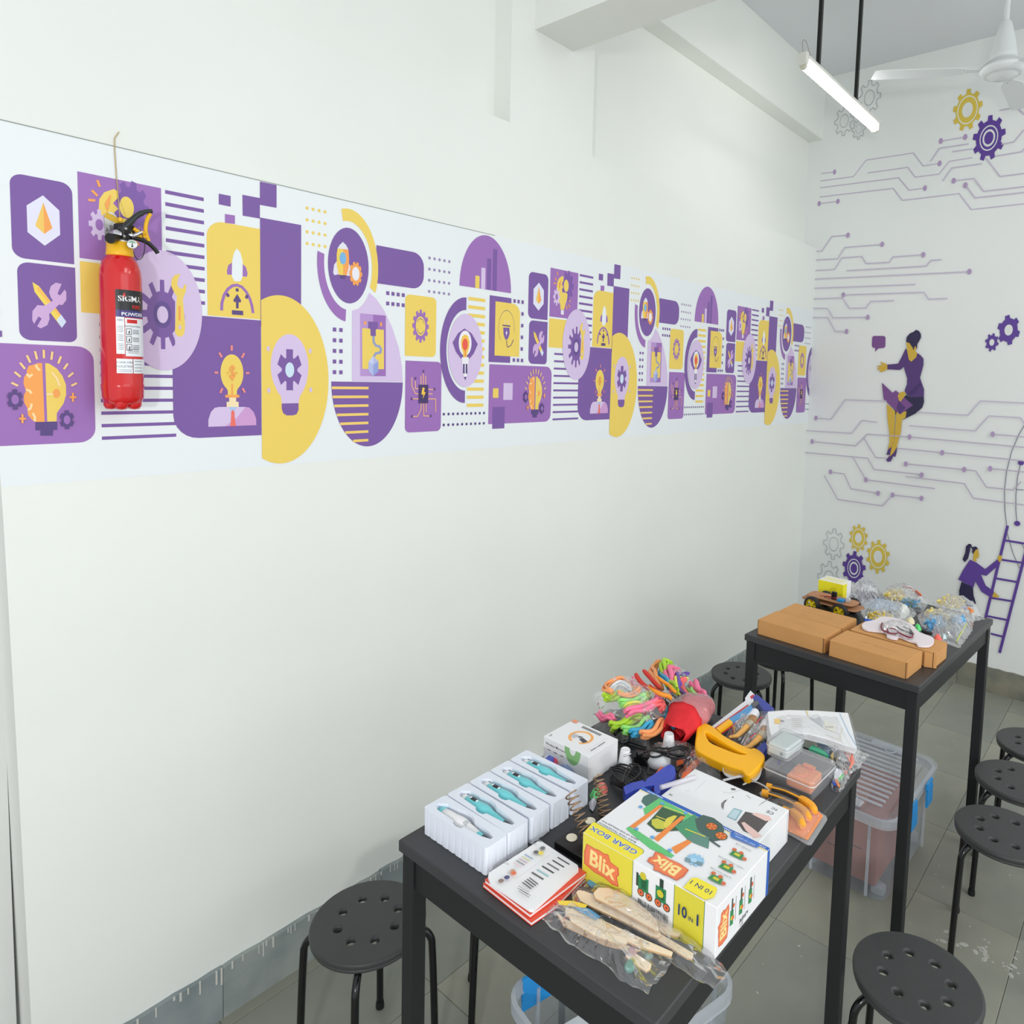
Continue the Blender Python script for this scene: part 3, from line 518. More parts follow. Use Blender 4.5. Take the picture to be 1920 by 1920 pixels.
for col, l in ((HR, ((1040, 953), (1062, 962), (1078, 985), (1080, 1015), (1065, 1045), (1050, 1070), (1048, 1105), (1020, 1120), (1000, 1090), (962, 1060), (958, 1040), (965, 1010), (990, 982), (1015, 972))),
    (SW, ((955, 1105), (975, 1130), (1000, 1200), (1045, 1140), (1075, 1160), (1100, 1190), (1100, 1240), (1072, 1345), (1085, 1385), (1105, 1440), (1103, 1500), (1060, 1510), (1000, 1505), (962, 1480), (945, 1450), (965, 1400), (967, 1350), (945, 1280), (940, 1255), (910, 1282), (805, 1276), (805, 1238), (893, 1230), (925, 1170))),
    (SWD, ((1072, 1385), (1085, 1400), (1030, 1470), (990, 1495), (962, 1480))), (SKN, ((962, 1055), (985, 1062), (1012, 1100), (1018, 1125), (1030, 1088), (1042, 1092), (1035, 1130), (1050, 1145), (1040, 1180), (1000, 1215), (980, 1195), (965, 1110))),
    (SKN, ((805, 1240), (785, 1228), (752, 1215), (745, 1222), (770, 1238), (722, 1248), (718, 1256), (750, 1258), (722, 1272), (728, 1282), (752, 1275), (740, 1292), (760, 1300), (790, 1285), (805, 1275))),
    (SKT, ((962, 1485), (1000, 1505), (1103, 1500), (1105, 1545), (1090, 1590), (1040, 1635), (960, 1675), (925, 1690), (870, 1640), (860, 1600), (900, 1540))),
    (SKN, ((802, 1560), (800, 1580), (808, 1700), (822, 1800), (822, 1880), (808, 1925), (850, 1925), (858, 1870), (870, 1620))), (SKN, ((880, 1625), (962, 1620), (955, 1670), (925, 1690), (915, 1790), (890, 1880), (880, 1925), (845, 1930), (860, 1870)))):
    P.poly(wb_('I', *l), col)
for col, l in ((LP, ((760, 1385), (848, 1468), (875, 1448), (1015, 1570), (960, 1608), (910, 1645), (868, 1610), (775, 1520))), (SW, ((895, 1535), (955, 1590), (910, 1645), (880, 1600))), (SKN, ((890, 1490), (905, 1468), (935, 1458), (957, 1472), (945, 1500), (925, 1525), (915, 1540), (900, 1530)))): P.poly(wb_('I', *l), col)
for l, c in ((((818, 600), (850, 560), (858, 570), (842, 640), (835, 668), (798, 665)), SW), (((822, 675), (865, 630), (885, 600), (882, 640), (870, 685), (855, 675), (835, 718), (810, 724), (795, 708)), SW), (((828, 560), (850, 550), (840, 600), (815, 620)), SKN), (((850, 560), (885, 600), (860, 645), (825, 680)), SKN)): P.poly(wb_('J', *l), c)
P.build('seated_woman_print', bm_)
P = Print(fB, .0002, .003); P.poly(wb_('I', (690, 1003), (775, 1003), (788, 1015), (786, 1090), (772, 1102), (730, 1105), (703, 1133), (705, 1103), (685, 1098), (676, 1085), (680, 1015)), LP); P.build('speech_bubble_print', bm_)
P = Print(fB, .0002, .008)
for a, b, t in (((1788, 110), (1612, 845), .016), ((1612, 845), (1560, 1060), .016), ((1945, 290), (1722, 1150), .016)): P.line(wb_('K', a, b), t, PB)
for a, b in (((1765, 230), (1960, 262)), ((1738, 388), (1915, 415)), ((1690, 540), (1872, 572)), ((1655, 700), (1830, 728)), ((1618, 848), (1790, 882)), ((1650, 992), (1752, 1018))): P.line(wb_('K', a, b), .013, PB)
P.build('ladder_print', bm_)
P = Print(fB, .0002, .009)
for col, l in ((HR, ((1470, 258), (1448, 280), (1442, 330), (1420, 385), (1438, 410), (1465, 380), (1480, 320), (1485, 285), (1500, 300), (1498, 330), (1520, 350), (1548, 300), (1530, 280), (1498, 285), (1490, 262))), (SKN, ((1545, 300), (1556, 350), (1548, 375), (1530, 380), (1535, 405), (1505, 395), (1512, 330), (1530, 305))),
    (PB, ((1480, 388), (1530, 410), (1605, 465), (1705, 385), (1722, 425), (1615, 520), (1570, 510), (1610, 600), (1678, 650), (1655, 700), (1575, 650), (1525, 565), (1510, 615), (1385, 550), (1420, 480))), (SKT, ((1412, 568), (1505, 612), (1510, 680), (1530, 745), (1500, 770), (1395, 770), (1392, 640))), (SKN, ((1678, 650), (1722, 690), (1700, 698), (1662, 692))), (SKN, ((1705, 385), (1715, 350), (1740, 355), (1742, 385), (1722, 410)))): P.poly(wb_('K', *l), col)
P.build('standing_woman_print', bm_)
P = Print(fB, .0002, .007)
for l in (((1940, 400), (1880, 500), (1820, 640), (1780, 800), (1762, 950), (1765, 1120), (1780, 1245)), ((1895, 735), (1868, 850), (1855, 1000), (1855, 1120), (1865, 1225)), ((1860, 950), (1925, 952))): P.line(wb_('J', *l), .0045, (120, 118, 136))
for q in ((1897, 730), (1866, 1227)): P.circle(wb_('J', q)[0], .017, PB, 14)
for l in (((1785, 175), (1830, 330), (1885, 460)), ((1900, 250), (1925, 300))): P.line(wb_('K', *l), .0045, (120, 118, 136))
P.build('globe_print', bm_)
# ------------------------------------------------------------------ tables
TH = 1.0167
BLK = mat('black_laminate', (58, 59, 61), .42, vary=.12, vscale=5, bump=.03, bscale=120); BLM = mat('black_metal', (24, 25, 27), .38)
EDG = mat('black_edge', (27, 29, 31), .5)
def table(loc, rot, label):
    t = thing('work_table', label, 'table', loc, rot); a, b = .9483/2, .6443/2
    obj('tabletop', MB().box((0, 0, TH-.013), (2*a, 2*b, .026), bev=.0025), [BLK], t)
    for s in (-1, 1):
        obj('apron', MB().box((0, s*(b-.022), TH-.026-.035), (2*a-.05, .02, .07)), EDG, t)
        obj('apron', MB().box((s*(a-.022), 0, TH-.026-.035), (.02, 2*b-.05, .07)), EDG, t)
    for sx in (-1, 1):
        for sy in (-1, 1):
            l = obj('leg', MB().box((0, 0, (TH-.026)/2+.006), (.036, .036, TH-.038), bev=.003), EDG, t, (sx*(a-.024), sy*(b-.024), 0))
            obj('foot_cap', MB().box((0, 0, .004), (.033, .033, .008)), BLM, l)
    return t
table((1.3186, -1.2509, 0), .0101, 'black table nearest the camera, heaped with pens, kits and tools')
table((2.9077, -1.2524, 0), -.0536, 'black table in front of the back wall, holding cardboard boxes and bags')
# ------------------------------------------------------------------ stools
def seat_mesh(R=.157, n=8, rh=.0115, rr=.53):
    c = bpy.data.curves.new('s', 'CURVE'); c.dimensions = '2D'; c.fill_mode = 'BOTH'; c.extrude = .002; c.bevel_depth = .007; c.bevel_resolution = 3
    def circ(x, y, r, k):
        s = c.splines.new('POLY'); s.points.add(k-1); s.use_cyclic_u = True
        for i in range(k): s.points[i].co = (x+r*math.cos(2*PI*i/k), y+r*math.sin(2*PI*i/k), 0, 1)
    circ(0, 0, R-.006, 72)
    for i in range(n): a = 2*PI*(i+.5)/n; circ(rr*R*math.cos(a), rr*R*math.sin(a), rh+.006, 20)
    o = bpy.data.objects.new('s', c); COL.objects.link(o); dg = bpy.context.evaluated_depsgraph_get(); dg.update()
    me = bpy.data.meshes.new_from_object(o.evaluated_get(dg)); bpy.data.objects.remove(o); bpy.data.curves.remove(c)
    for v in me.vertices:                                   # slight dish, turned-down rim
        r = math.hypot(v.co.x, v.co.y)/R; v.co.z += .441
    me.materials.clear(); me.materials.append(mat('stool_plastic', (62, 64, 64), .45, vary=.1, vscale=6, bump=.03, bscale=90)); me.polygons.foreach_set('use_smooth', [abs(p.normal.z) < .985 for p in me.polygons]); return me
SEAT = seat_mesh(); TUB = mat('stool_tube', (14, 15, 16), .18, spec=.6)
lg = MB().tube(catmull([(.04, 0, .418), (.10, 0, .420), (.145, 0, .412), (.172, 0, .385), (.178, 0, .34), (.184, 0, .2), (.190, 0, .012)], 5), .0105, 10).mesh('leg', TUB)
ftc = MB().lathe([(.0125, 0), (.0135, .006), (.012, .022)], 12).mesh('foot_cap', BLM)
rim = MB().tube([(.150*math.cos(2*PI*i/48), .150*math.sin(2*PI*i/48), .428) for i in range(48)], .0065, 8, closed=True).mesh('rim', SEAT.materials[0])
def stool(x, y, deg, label):
    t = thing('round_stool', label, 'stool', (x, y, 0), math.radians(deg), 'round black stools with eight holes in the seat')
    obj('seat', SEAT, None, t); obj('seat_rim', rim, None, t)
    for k in range(4):
        l = obj('leg', lg, None, t, (0, 0, 0), k*PI/2); obj('foot_cap', ftc, None, l, (.190, 0, 0))
    for k in range(2): obj('crossbar', MB().box((0, 0, .416), (.12, .016, .006)), TUB, t, (0, 0, 0), k*PI/2)
    return t
for a in [(1.0722, -.4760, 136-90, 'black round stool by the left wall, at the left corner of the near table'),
          (1.47, -.668, 93, 'black stool pushed under the near table, only its legs showing'),
          (1.906, -1.7092, 140, 'black round stool at the bottom edge, beside the near table\'s leg'),
          (2.767, -1.775, 143, 'black round stool, nearest in the row beside the far table'),
          (3.175, -1.763, 143, 'black round stool in the middle of the row beside the far table'),
          (3.556, -1.776, 143, 'black round stool at the far end of the row near the back wall'),
          (3.3275, -.4688, 153, 'black round stool at the left wall behind the far table\'s corner leg'),
          (3.70, -.52, 120, 'black round stool mostly hidden behind the far table\'s apron')]: stool(*a)
# ------------------------------------------------------------------ storage bins
PLA = film('bin_plastic', (206, 216, 226), .24, .3, .25); PLE = film('bin_rim_plastic', (214, 222, 230), .45, .3, .25); BLUE = mat('latch_blue', (40, 150, 222), .4)
def rr3(x, y, r, z, n=5): return [(p[0], p[1], z) for p in rrect_pts(x, y, r, n)]
def storage_bin(loc, rot, lx, ly, h, label, lid=True, latch_in=False):
    t = thing('storage_bin', label, 'storage bin', loc, rot); bx, by = lx*.86, ly*.84; th = .003
    outer = [rr3(bx, by, .05, .001), rr3(bx*1.01, by*1.01, .05, .03), rr3(lx*.965, ly*.955, .06, h-.05), rr3(lx*.97, ly*.96, .06, h-.045)]
    obj('body', MB().loft(outer, smooth=True, cap=(True, False)), PLA, t)
    rb = MB().loft([rr3(lx*.97, ly*.96, .06, h-.047), rr3(lx, ly, .07, h-.045), rr3(lx, ly, .07, h-.012), rr3(lx-.012, ly-.012, .06, h-.010), rr3(lx-.014, ly-.014, .06, h-.045)], smooth=False, cap=(False, False))
    obj('rim', rb, PLE, t)
    for s in (-1, 1):
        for k in (-.45, .45): obj('corner_rib', MB().box((0, 0, h*.45), (.008, .010, h*.8)), PLE, t, (s*lx*.93, k*ly*1.2, 0))
        for k in (-.6, .6): obj('corner_rib', MB().box((0, 0, h*.45), (.010, .008, h*.8)), PLE, t, (k*lx, s*ly*.915, 0))
    for sx in (-1, 1):
        for sy in (-1, 1): obj('wheel_housing', MB().box((0, 0, .025), (.05, .05, .048), bev=.012), PLE, t, (sx*bx*.82, sy*by*.8, 0))
    if lid:
        l = obj('lid', MB().loft([rr3(lx+.006, ly+.006, .07, h-.03), rr3(lx+.008, ly+.008, .07, h-.004), rr3(lx-.004, ly-.004, .06, h+.004), rr3(lx-.03, ly-.03, .05, h+.004), rr3(lx-.045, ly-.045, .04, h-.006)], cap=(False, True)), PLA, t)
        n = 13
        for i in range(n): obj('lid_rib', MB().box((0, 0, h+.0), (.008, ly*1.3, .012), bev=.003), PLE, l, (-lx*.72+1.5*lx*i/(n-1), 0, 0))
        for s in (-1, 1): obj('lid_ring', MB().tube([(.028*math.cos(2*PI*i/24), .022*math.sin(2*PI*i/24), h+.004) for i in range(24)], .003, 6, closed=True), PLE, l, (s*lx*.78, -ly*.1, 0))
        for s in (-1, 1): obj('lid_handle', MB().box((0, 0, h+.001), (.045, ly*.7, .014), bev=.005), PLE, l, (s*lx*.86, 0, 0))
    for sx in ((-.35, .35) if not latch_in else (-.60,)):
        for sy in ((-1, 1) if not latch_in else (1,)):
            y = sy*(ly+.008) if not latch_in else sy*(ly*.9)
            c = [(0, 0, h-.005), (0, sy*.010, h-.03), (0, sy*.004, h-.07), (0, sy*.012, h-.10)]
            m = MB()
            for q, r in zip(c[:-1], c[1:]): m.box(((q[0]+r[0])/2, (q[1]+r[1])/2, (q[2]+r[2])/2), (.075 if not latch_in else .10, .008, abs(q[2]-r[2])+.004))
            obj('latch', m, BLUE, t, (sx*lx, y, 0))
    return t
b2 = storage_bin((2.995, -1.235, 0), -.02, .305, .205, .36, 'lidded clear storage bin with blue latches on the floor between the two tables')
bc = thing('cardboard_box', 'brown cardboard carton inside the lidded clear bin', 'box', (2.955, -1.235, .05), -.02)
obj('carton', MB().box((0, 0, .12), (.44, .27, .235), bev=.002), mat('carton_brown', (178, 108, 88), .8, vary=.08), bc)
P = Print(lambda u, v, h: (-.2205-h, u, v), base=.0006)
for i in range(5): P.line([(.06-.045*(i % 3), .20-.035*i), (.01-.045*(i % 3), .20-.035*i)], .006, (120, 78, 66))
P.build('printing', bc)
tag(obj('orange_tray', MB().box((0, 0, .01), (.20, .11, .02), bev=.004), mat('dull_orange', (196, 130, 96), .6), None, (2.90, -1.22, .30), .1), 'orange slab lying on top of the carton in the lidded bin', 'tray')
b1 = storage_bin((1.470, -1.080, 0), -.233, .275, .185, .35, 'open clear storage bin on the floor under the near table', lid=False, latch_in=True)
tag(obj('white_carton', MB().box((0, 0, .11), (.34, .22, .22), bev=.004), mat('white_card', (216, 222, 224), .6), None, (1.44, -1.11, .03), -.28), 'plain white carton standing inside the open bin', 'box')
# ------------------------------------------------------------------ fire extinguisher
EX, EY, ER = .6225, -.062, .0455; z0, z1 = 1.8765, 2.262
ext = thing('fire_extinguisher', 'red powder fire extinguisher hanging on the left wall over the mural', 'fire extinguisher', (EX, EY, z0))
RED = mat('extinguisher_red', (206, 18, 22), .22, coat=.6); YEL = mat('tag_yellow', (240, 184, 30), .4); CHR = mat('chrome', (205, 205, 208), .18, 1.); BP = mat('black_plastic', (20, 20, 21), .3); H = z1-z0
prof = [(.030, .012), (.041, .016), (.0450, .030), (.0462, .056), (.0470, .060), (ER, .064), (ER, H-.055), (.0440, H-.038), (.038, H-.018), (.028, H-.004), (.022, H)]
obj('cylinder', MB().lathe(prof, 56), RED, ext)
pt = MB()
for k in range(5): a = 2*PI*k/5+.5; pt.lathe([(.002, -.001), (.012, .001), (.0165, .010), (.016, .026)], 14, M=Mx((.026*math.cos(a), .026*math.sin(a), .0), (0, 0, 0), (1, 1, 1)))
obj('petal_base', pt, RED, ext)
obj('neck_ring', MB().lathe([(.0285, H-.004), (.030, H), (.029, H+.006), (.028, H+.030), (.024, H+.031)], 32), YEL, ext)
obj('valve', MB().lathe([(.020, H+.028), (.022, H+.034), (.014, H+.038), (.018, H+.044), (.018, H+.055), (.010, H+.06)], 24), CHR, ext)
def e(px, py, y=-.075): q = at(px, py, 1, y); return (q.x-EX, q.y-EY, q.z-z0)
obj('valve_block', MB().box((0, 0, 0), (.034, .034, .046), bev=.004), BP, ext, e(233, 437, -.062), (0, 0, .35))
obj('carry_handle', MB().tube(catmull([e(226, 432), e(240, 420), e(256, 405), e(272, 397), e(285, 396)], 5), [.0085]*8+[.007]*6+[.0055]*7, 10), mat('handle_black', (44, 48, 48), .3), ext)
obj('squeeze_lever', MB().tube(catmull([e(246, 446), e(262, 449), e(278, 456), e(290, 467), e(296, 475)], 5), .0052, 10), BP, ext)
obj('safety_clip', MB().tube(catmull([e(282, 401), e(276, 412), e(273, 428), e(275, 441), e(279, 452)], 5), .0048, 8).tube([e(272, 438), e(258, 434), e(250, 428)], .005, 8).tube([e(274, 444), e(262, 443), e(252, 440)], .004, 8), YEL, ext)
n1, n0 = Vector(e(206, 447, -.10)), Vector(e(226, 445, -.075)); obj('nozzle', MB().tube([n0, n0.lerp(n1, .4), n1], [.006, .009, .0125], 16), BP, ext)
g = Vector(e(248, 458, -.105)); gd = (EYE-Vector((EX, EY, z0))-g).normalized(); gq = gd.to_track_quat('Z', 'Y').to_matrix().to_4x4(); gq.translation = g
go = obj('gauge', MB().lathe([(.011, -.008), (.0115, .002), (.0095, .0035), (.0092, .0015)], 28), CHR, ext); go.matrix_local = gq
P = Print(lambda u, v, h: (u, v, .0018+h)); P.circle((0, 0), .0092, (226, 232, 228)); P.ring((0, 0), .005, .0075, .5, 2.6, (80, 150, 110)); P.line([(0, -.005), (0, .004)], .0018, (30, 30, 34)); P.circle((0, -.005), .0022, (30, 30, 34)); P.build('gauge_face', go)
obj('safety_pin', MB().tube([e(246, 443, -.10), e(256, 440, -.10), e(266, 435, -.10)], [.0035, .0045, .004], 10).lathe([(.005, -.003), (.006, 0), (.005, .003)], 12, M=Mx(e(246, 441, -.10))), CHR, ext)
obj('pin_strap', MB().tube(catmull([e(250, 471, -.10), e(253, 480, -.10), e(259, 487, -.1), e(267, 482, -.1), e(271, 468, -.1), e(271, 453, -.1), e(267, 442, -.1), e(263, 430, -.1)], 5), .0010, 6), BP, ext)
obj('seal_cord', MB().tube(catmull([e(226, 413), e(236, 418), e(243, 427), e(247, 438)], 5), .0011, 6).lathe([(.004, -.004), (.005, 0), (.004, .005)], 10, M=Mx(e(226, 412))), YEL, ext)
a, b = Vector(e(201, 405, -.055)), Vector(e(222, 414, -.06)); obj('seal_tag', MB().box((0, 0, 0), (.034, .002, .015), bev=.0008), mat('tag_brass', (206, 166, 30), .45), ext, (a+b)/2, (0, .42, -.15))
for s in (0, 1): obj('rivet', MB().lathe([(.003, 0), (.0035, .001), (.001, .0028)], 12, M=gq), CHR, ext, Vector(e(233+3*s, 443-14*s, -.105))-g)
phc = math.atan2(EYE.y-EY, EYE.x-EX)
P = Print(lambda u, v, h: ((ER+h)*math.cos(phc+u/ER), (ER+h)*math.sin(phc+u/ER), v), .00003, .0003)
zz = lambda py: at(240, py, 1, -.105).z-z0
def strip(u0, u1, v0, v1, col): n = max(1, int((u1-u0)/.004)); P.many([[(u0+(u1-u0)*i/n, v0), (u0+(u1-u0)*(i+1)/n, v0), (u0+(u1-u0)*(i+1)/n, v1), (u0+(u1-u0)*i/n, v1)] for i in range(n)], col)
ul, uR = -.0115, .082; WHT = (232, 236, 240)
strip(ul, uR, zz(582), zz(544), (34, 34, 36)); P.text('SIGMA', (ul+.033, (zz(555)+zz(567))/2), .0135, (240, 240, 240), -.0, .02, 1.)
P.poly([(ul+.0155, zz(558)), (ul+.0215, zz(556)), (ul+.0195, zz(549)), (ul+.0165, zz(552))], (220, 40, 40)); P.text('FIRE', (ul+.047, zz(575.5)), .0088, (222, 30, 34), 0, .01, 1.)
strip(ul, uR, zz(595), zz(582), (62, 52, 120)); P.text('POWDER', (ul+.040, (zz(584)+zz(595))/2+.000), .0082, (240, 240, 244), 0, .02, 1.15)
strip(ul, ul+.0175, zz(664), zz(595), WHT); strip(ul+.019, uR, zz(668), zz(596.5), WHT); P.text('ABC', (ul+.009, zz(601)), .005, (60, 60, 60)); strip(ul+.023, ul+.048, zz(606), zz(599), (214, 44, 40)); P.text('1 KG', (ul+.036, zz(602.5)), .005, (130, 24, 24))
for i in range(14):
    if i not in (4, 9): strip(ul+.002, ul+.015, zz(613+3.3*i), zz(612+3.3*i), (150, 150, 156))
P.text('INSTRUCTION', (ul+.037, zz(612)), .0042, (90, 90, 94))
for i in range(3):
    y = 622+14.5*i; strip(ul+.021, ul+.0325, zz(y+6), zz(y-6), (40, 40, 44)); strip(ul+.0222, ul+.0313, zz(y+5), zz(y-5), (236, 238, 240)); P.poly([(ul+.025, zz(y+4)), (ul+.029, zz(y+4)), (ul+.0285, zz(y-3)), (ul+.026, zz(y-1))], (60, 60, 64))
    for j in range(3): strip(ul+.035, ul+.052, zz(y-2.6+3*j), zz(y-3.8+3*j), (120, 120, 126))
for i in range(3): strip(ul+.024, ul+.05, zz(656+3*i), zz(655+3*i), (150, 150, 156))
strip(ul, ul+.0335, zz(700), zz(673), WHT); strip(ul+.035, uR, zz(700), zz(673), WHT); P.text('SIGMA FIRE', (ul+.0165, zz(680)), .0050, (80, 80, 84)); P.text('INDUSTRIES', (ul+.0165, zz(687.5)), .0050, (80, 80, 84))
for i in range(2): strip(ul+.002, ul+.031, zz(694+3*i), zz(693+3*i), (160, 160, 166))
for i in range(4): strip(ul+.038, ul+.06, zz(678+6*i), zz(676.5+6*i), (150, 150, 156))
P.build('printed_label', ext, .3)
q0, q1 = at(197, 455, 1, -.006), at(219, 400, 1, -.006); bw = q1.x-q0.x; bh = q1.z-q0.z
br = tag(obj('wall_bracket', MB().prism(rrect_pts(bw/2, bh/2, (bw*.45, bw*.45, .002, .002), 6), -.002, .002, M=Matrix(((1, 0, 0, 0), (0, 0, -1, 0), (0, 1, 0, 0), (0, 0, 0, 1)))), mat('galvanised', (196, 198, 196), .35, .7, vary=.25, vscale=60), None, ((q0.x+q1.x)/2, -.004, (q0.z+q1.z)/2)), 'small galvanised steel bracket plate behind the fire extinguisher\'s head', 'bracket')
for k in (-1, 1): obj('screw', MB().lathe([(.004, 0), (.004, .0015), (.002, .0028)], 12, M=Mx((k*.010, -.002, -.005), (PI/2, 0, 0))), CHR, br)
obj('hook', MB().box((0, -.012, -.02), (.02, .024, .006)).box((0, -.024, -.010), (.02, .004, .026)), br.data.materials[0], br)
tag(obj('hanging_wire', MB().tube([at(x, y, 1, -.004+(-.03 if y > 400 else 0)) for x, y in ((223, 247), (214.6, 259.6), (215, 282.5), (218.7, 336.7), (222, 370), (224.6, 407.5))], .0012, 6), mat('brass_wire', (196, 170, 120), .4, .4)), 'thin bent wire rising above the fire extinguisher', 'wire')
# ------------------------------------------------------------------ tube light on two rods
tl = thing('tube_light', 'white batten tube light hanging from the ceiling on two black rods', 'lamp', (3.9, -.622, 3.53))
WP = mat('white_plastic', (226, 226, 218), .4); 
obj('batten', MB().box((0, 0, .033), (1.06, .055, .026), bev=.006).box((-.545, 0, .026), (.03, .05, .06), bev=.006).box((.545, 0, .018), (.03, .05, .07), bev=.006), WP, tl)
for s in (-1, 1): obj('tube_holder', MB().lathe([(.012, -.01), (.018, -.006), (.018, .006), (.012, .01)], 20, M=Mx((s*.535, 0, -.004), (0, PI/2, 0))), mat('holder_cream', (206, 206, 186), .5), tl)
GL = mat('tube_glow', (255, 255, 255), .4, emis=14.); obj('fluorescent_tube', MB().tube([(-.525, 0, -.004), (.525, 0, -.004)], .0165, 16), GL, tl)
for x in (-.36, .19): obj('hanging_rod', MB().box((0, 0, .37), (.022, .018, .65), bev=.002), mat('rod_black', (30, 32, 30), .4, vary=.3, vscale=30), tl, (x, .0, 0))
obj('supply_wire', MB().tube(catmull([(-.55, 0, .05), (-.56, 0, .10), (-.52, 0, .115), (-.45, 0, .06), (-.44, 0, .04)], 5), .0015, 6), mat('grey_wire', (150, 145, 140), .5), tl)
# ------------------------------------------------------------------ ceiling fan
fan = thing('ceiling_fan', 'white three bladed ceiling fan near the top right corner', 'fan', (4.141, -1.337, 3.6))
FW = mat('fan_white', (222, 226, 226), .35)
obj('down_rod', MB().lathe([(.013, .20), (.013, .60)], 16), FW, fan); obj('ceiling_canopy', MB().lathe([(.02, .52), (.05, .60), (.055, .62)], 24), FW, fan)
obj('motor_bell', MB().lathe([(.018, .235), (.028, .22), (.045, .15), (.060, .07), (.064, .045), (.05, .04)], 32), FW, fan)
obj('motor_housing', MB().lathe([(.066, .043), (.076, .030), (.090, .024), (.092, .014), (.103, .010), (.106, -.004), (.101, -.010), (.098, -.020), (.088, -.026), (.080, -.030), (.072, -.028), (.068, -.036), (.02, -.045)], 40), FW, fan)
bl_ = MB().prism([(.10, -.022), (.17, -.028), (.22, -.055), (.60, -.068), (.62, -.06), (.62, .05), (.60, .058), (.22, .045), (.17, .024), (.10, .018)], -.0015, .0015, M=Mx((0, 0, -.002), (-.03, 0, 0))).mesh('blade', FW)
for k, a in enumerate((120, 240, 0)):
    b_ = obj('blade', bl_, None, fan, (0, 0, .0), math.radians(a)); obj('blade_bracket', MB().prism([(.09, -.018), (.15, -.02), (.20, -.03), (.20, .03), (.15, .02), (.09, .018)], .001, .004, M=Mx((0, 0, -.002), (.1, 0, 0))), FW, b_)
    for x in (.165, .19): obj('screw', MB().lathe([(.004, 0), (.003, .002)], 8, M=Mx((x, .008*(1 if x > .17 else -1), -.004), (PI, 0, 0))), CHR, b_)
# ------------------------------------------------------------------ things on the near table
ZO = {'Z1': (1080, 1220, 6.857), 'Z2': (1340, 1240, 6.4), 'Z3': (780, 1320, 5.0526), 'Z4': (1050, 1420, 7.68), 'Z5': (1180, 1400, 5.0526), 'Z6': (880, 1540, 6.4), 'Z7': (1060, 1560, 5.3333), 'Z8': (1380, 1060, 3.84), 'Z9': (1600, 1080, 7.3846), 'ZA': (1500, 1070, 10.105), 'PX': (0, 0, 1)}
def g(z, pts, dz=0., ax=2, val=None):
    a, b, k = ZO[z]; return [at(a+x/k, b+y/k, ax, TH+dz if val is None else val) for x, y in pts]
def xy(z, pts, dz=0.): return [(q.x, q.y) for q in g(z, pts, dz)]
def put(name, label, cat, z=TH, group=None, loc=(0, 0)): return thing(name, label, cat, (loc[0], loc[1], z), 0, group)
def centred(poly): cx, cy = sum(p[0] for p in poly)/len(poly), sum(p[1] for p in poly)/len(poly); return (cx, cy), [(p[0]-cx, p[1]-cy) for p in poly]
def resample(poly, n):
    ls = [math.dist(poly[i], poly[(i+1) % len(poly)]) for i in range(len(poly))]; T_ = sum(ls); out = []; i = 0; acc = 0
    for k in range(n):
        t = T_*k/n
        while acc+ls[i] < t: acc += ls[i]; i += 1
        f = (t-acc)/ls[i]; a, b = poly[i], poly[(i+1) % len(poly)]; out.append((a[0]+(b[0]-a[0])*f, a[1]+(b[1]-a[1])*f))
    return out
def pillow(poly, h, seed=0, amp=.006, n=64, base=.0015, flat=.10):
    """crumpled film laid over a heap: rises from the outline to height h"""
    c, pp = centred(poly); rg = resample(pp, n); vs = []; fs = []; K = 14
    for k in range(K+1):
        t = 1-k/K*.97
        for i, p in enumerate(rg):
            x, y = p[0]*t, p[1]*t; e_ = max(0, (1-flat-t)/(1-flat)+flat*.1); z = base+h*min(1, (1-(1-min(1, e_*1.15))**2.2))
            q = Vector((x*34+seed*7, y*34, seed)); w_ = abs(noise.noise(q))+.6*abs(noise.noise(q*2.3))+.3*abs(noise.noise(q*5))
            z += amp*(w_-.5)*(1 if 0 < k else .5); jx = noise.noise(q*1.7+Vector((5, 0, 0)))*amp*.6
            vs.append((x+jx, y+jx, max(z, .0008)))
    for k in range(K):
        for i in range(n): fs.append((k*n+i, k*n+(i+1) % n, (k+1)*n+(i+1) % n, (k+1)*n+i))
    fs.append(tuple(range(K*n, K*n+n))); m = MB(); m.add(vs, fs, 0, False); return c, m
FILM = film('clear_film', (240, 243, 246), .095, .5, .13); FILM2 = film('milky_film', (232, 236, 242), .20, .5, .16)
def bag(label, poly, h, seed, z=TH, amp=.006, m=FILM, name='plastic_bag', flat=.1, n=64, group=None):
    c, mb = pillow(poly, h, seed, amp, n, flat=flat); return tag(obj(name, mb, m, None, (c[0], c[1], z)), label, 'bag', group)
def slabpoly(poly, z0, z1, m, name, label=None, cat=None, group=None, parent=None, mats=None, mi_side=None, zb=TH):
    c, pp = centred(poly); mb = MB().prism(pp, 0, z1-z0, mi_side=mi_side)
    if parent is None:
        o = obj(name, mb, mats or m, None, (c[0], c[1], zb+z0)); 
        if label: tag(o, label, cat, group)
    else: o = obj(name, mb, mats or m, parent, Vector((c[0], c[1], zb+z0))-parent.location)
    return o
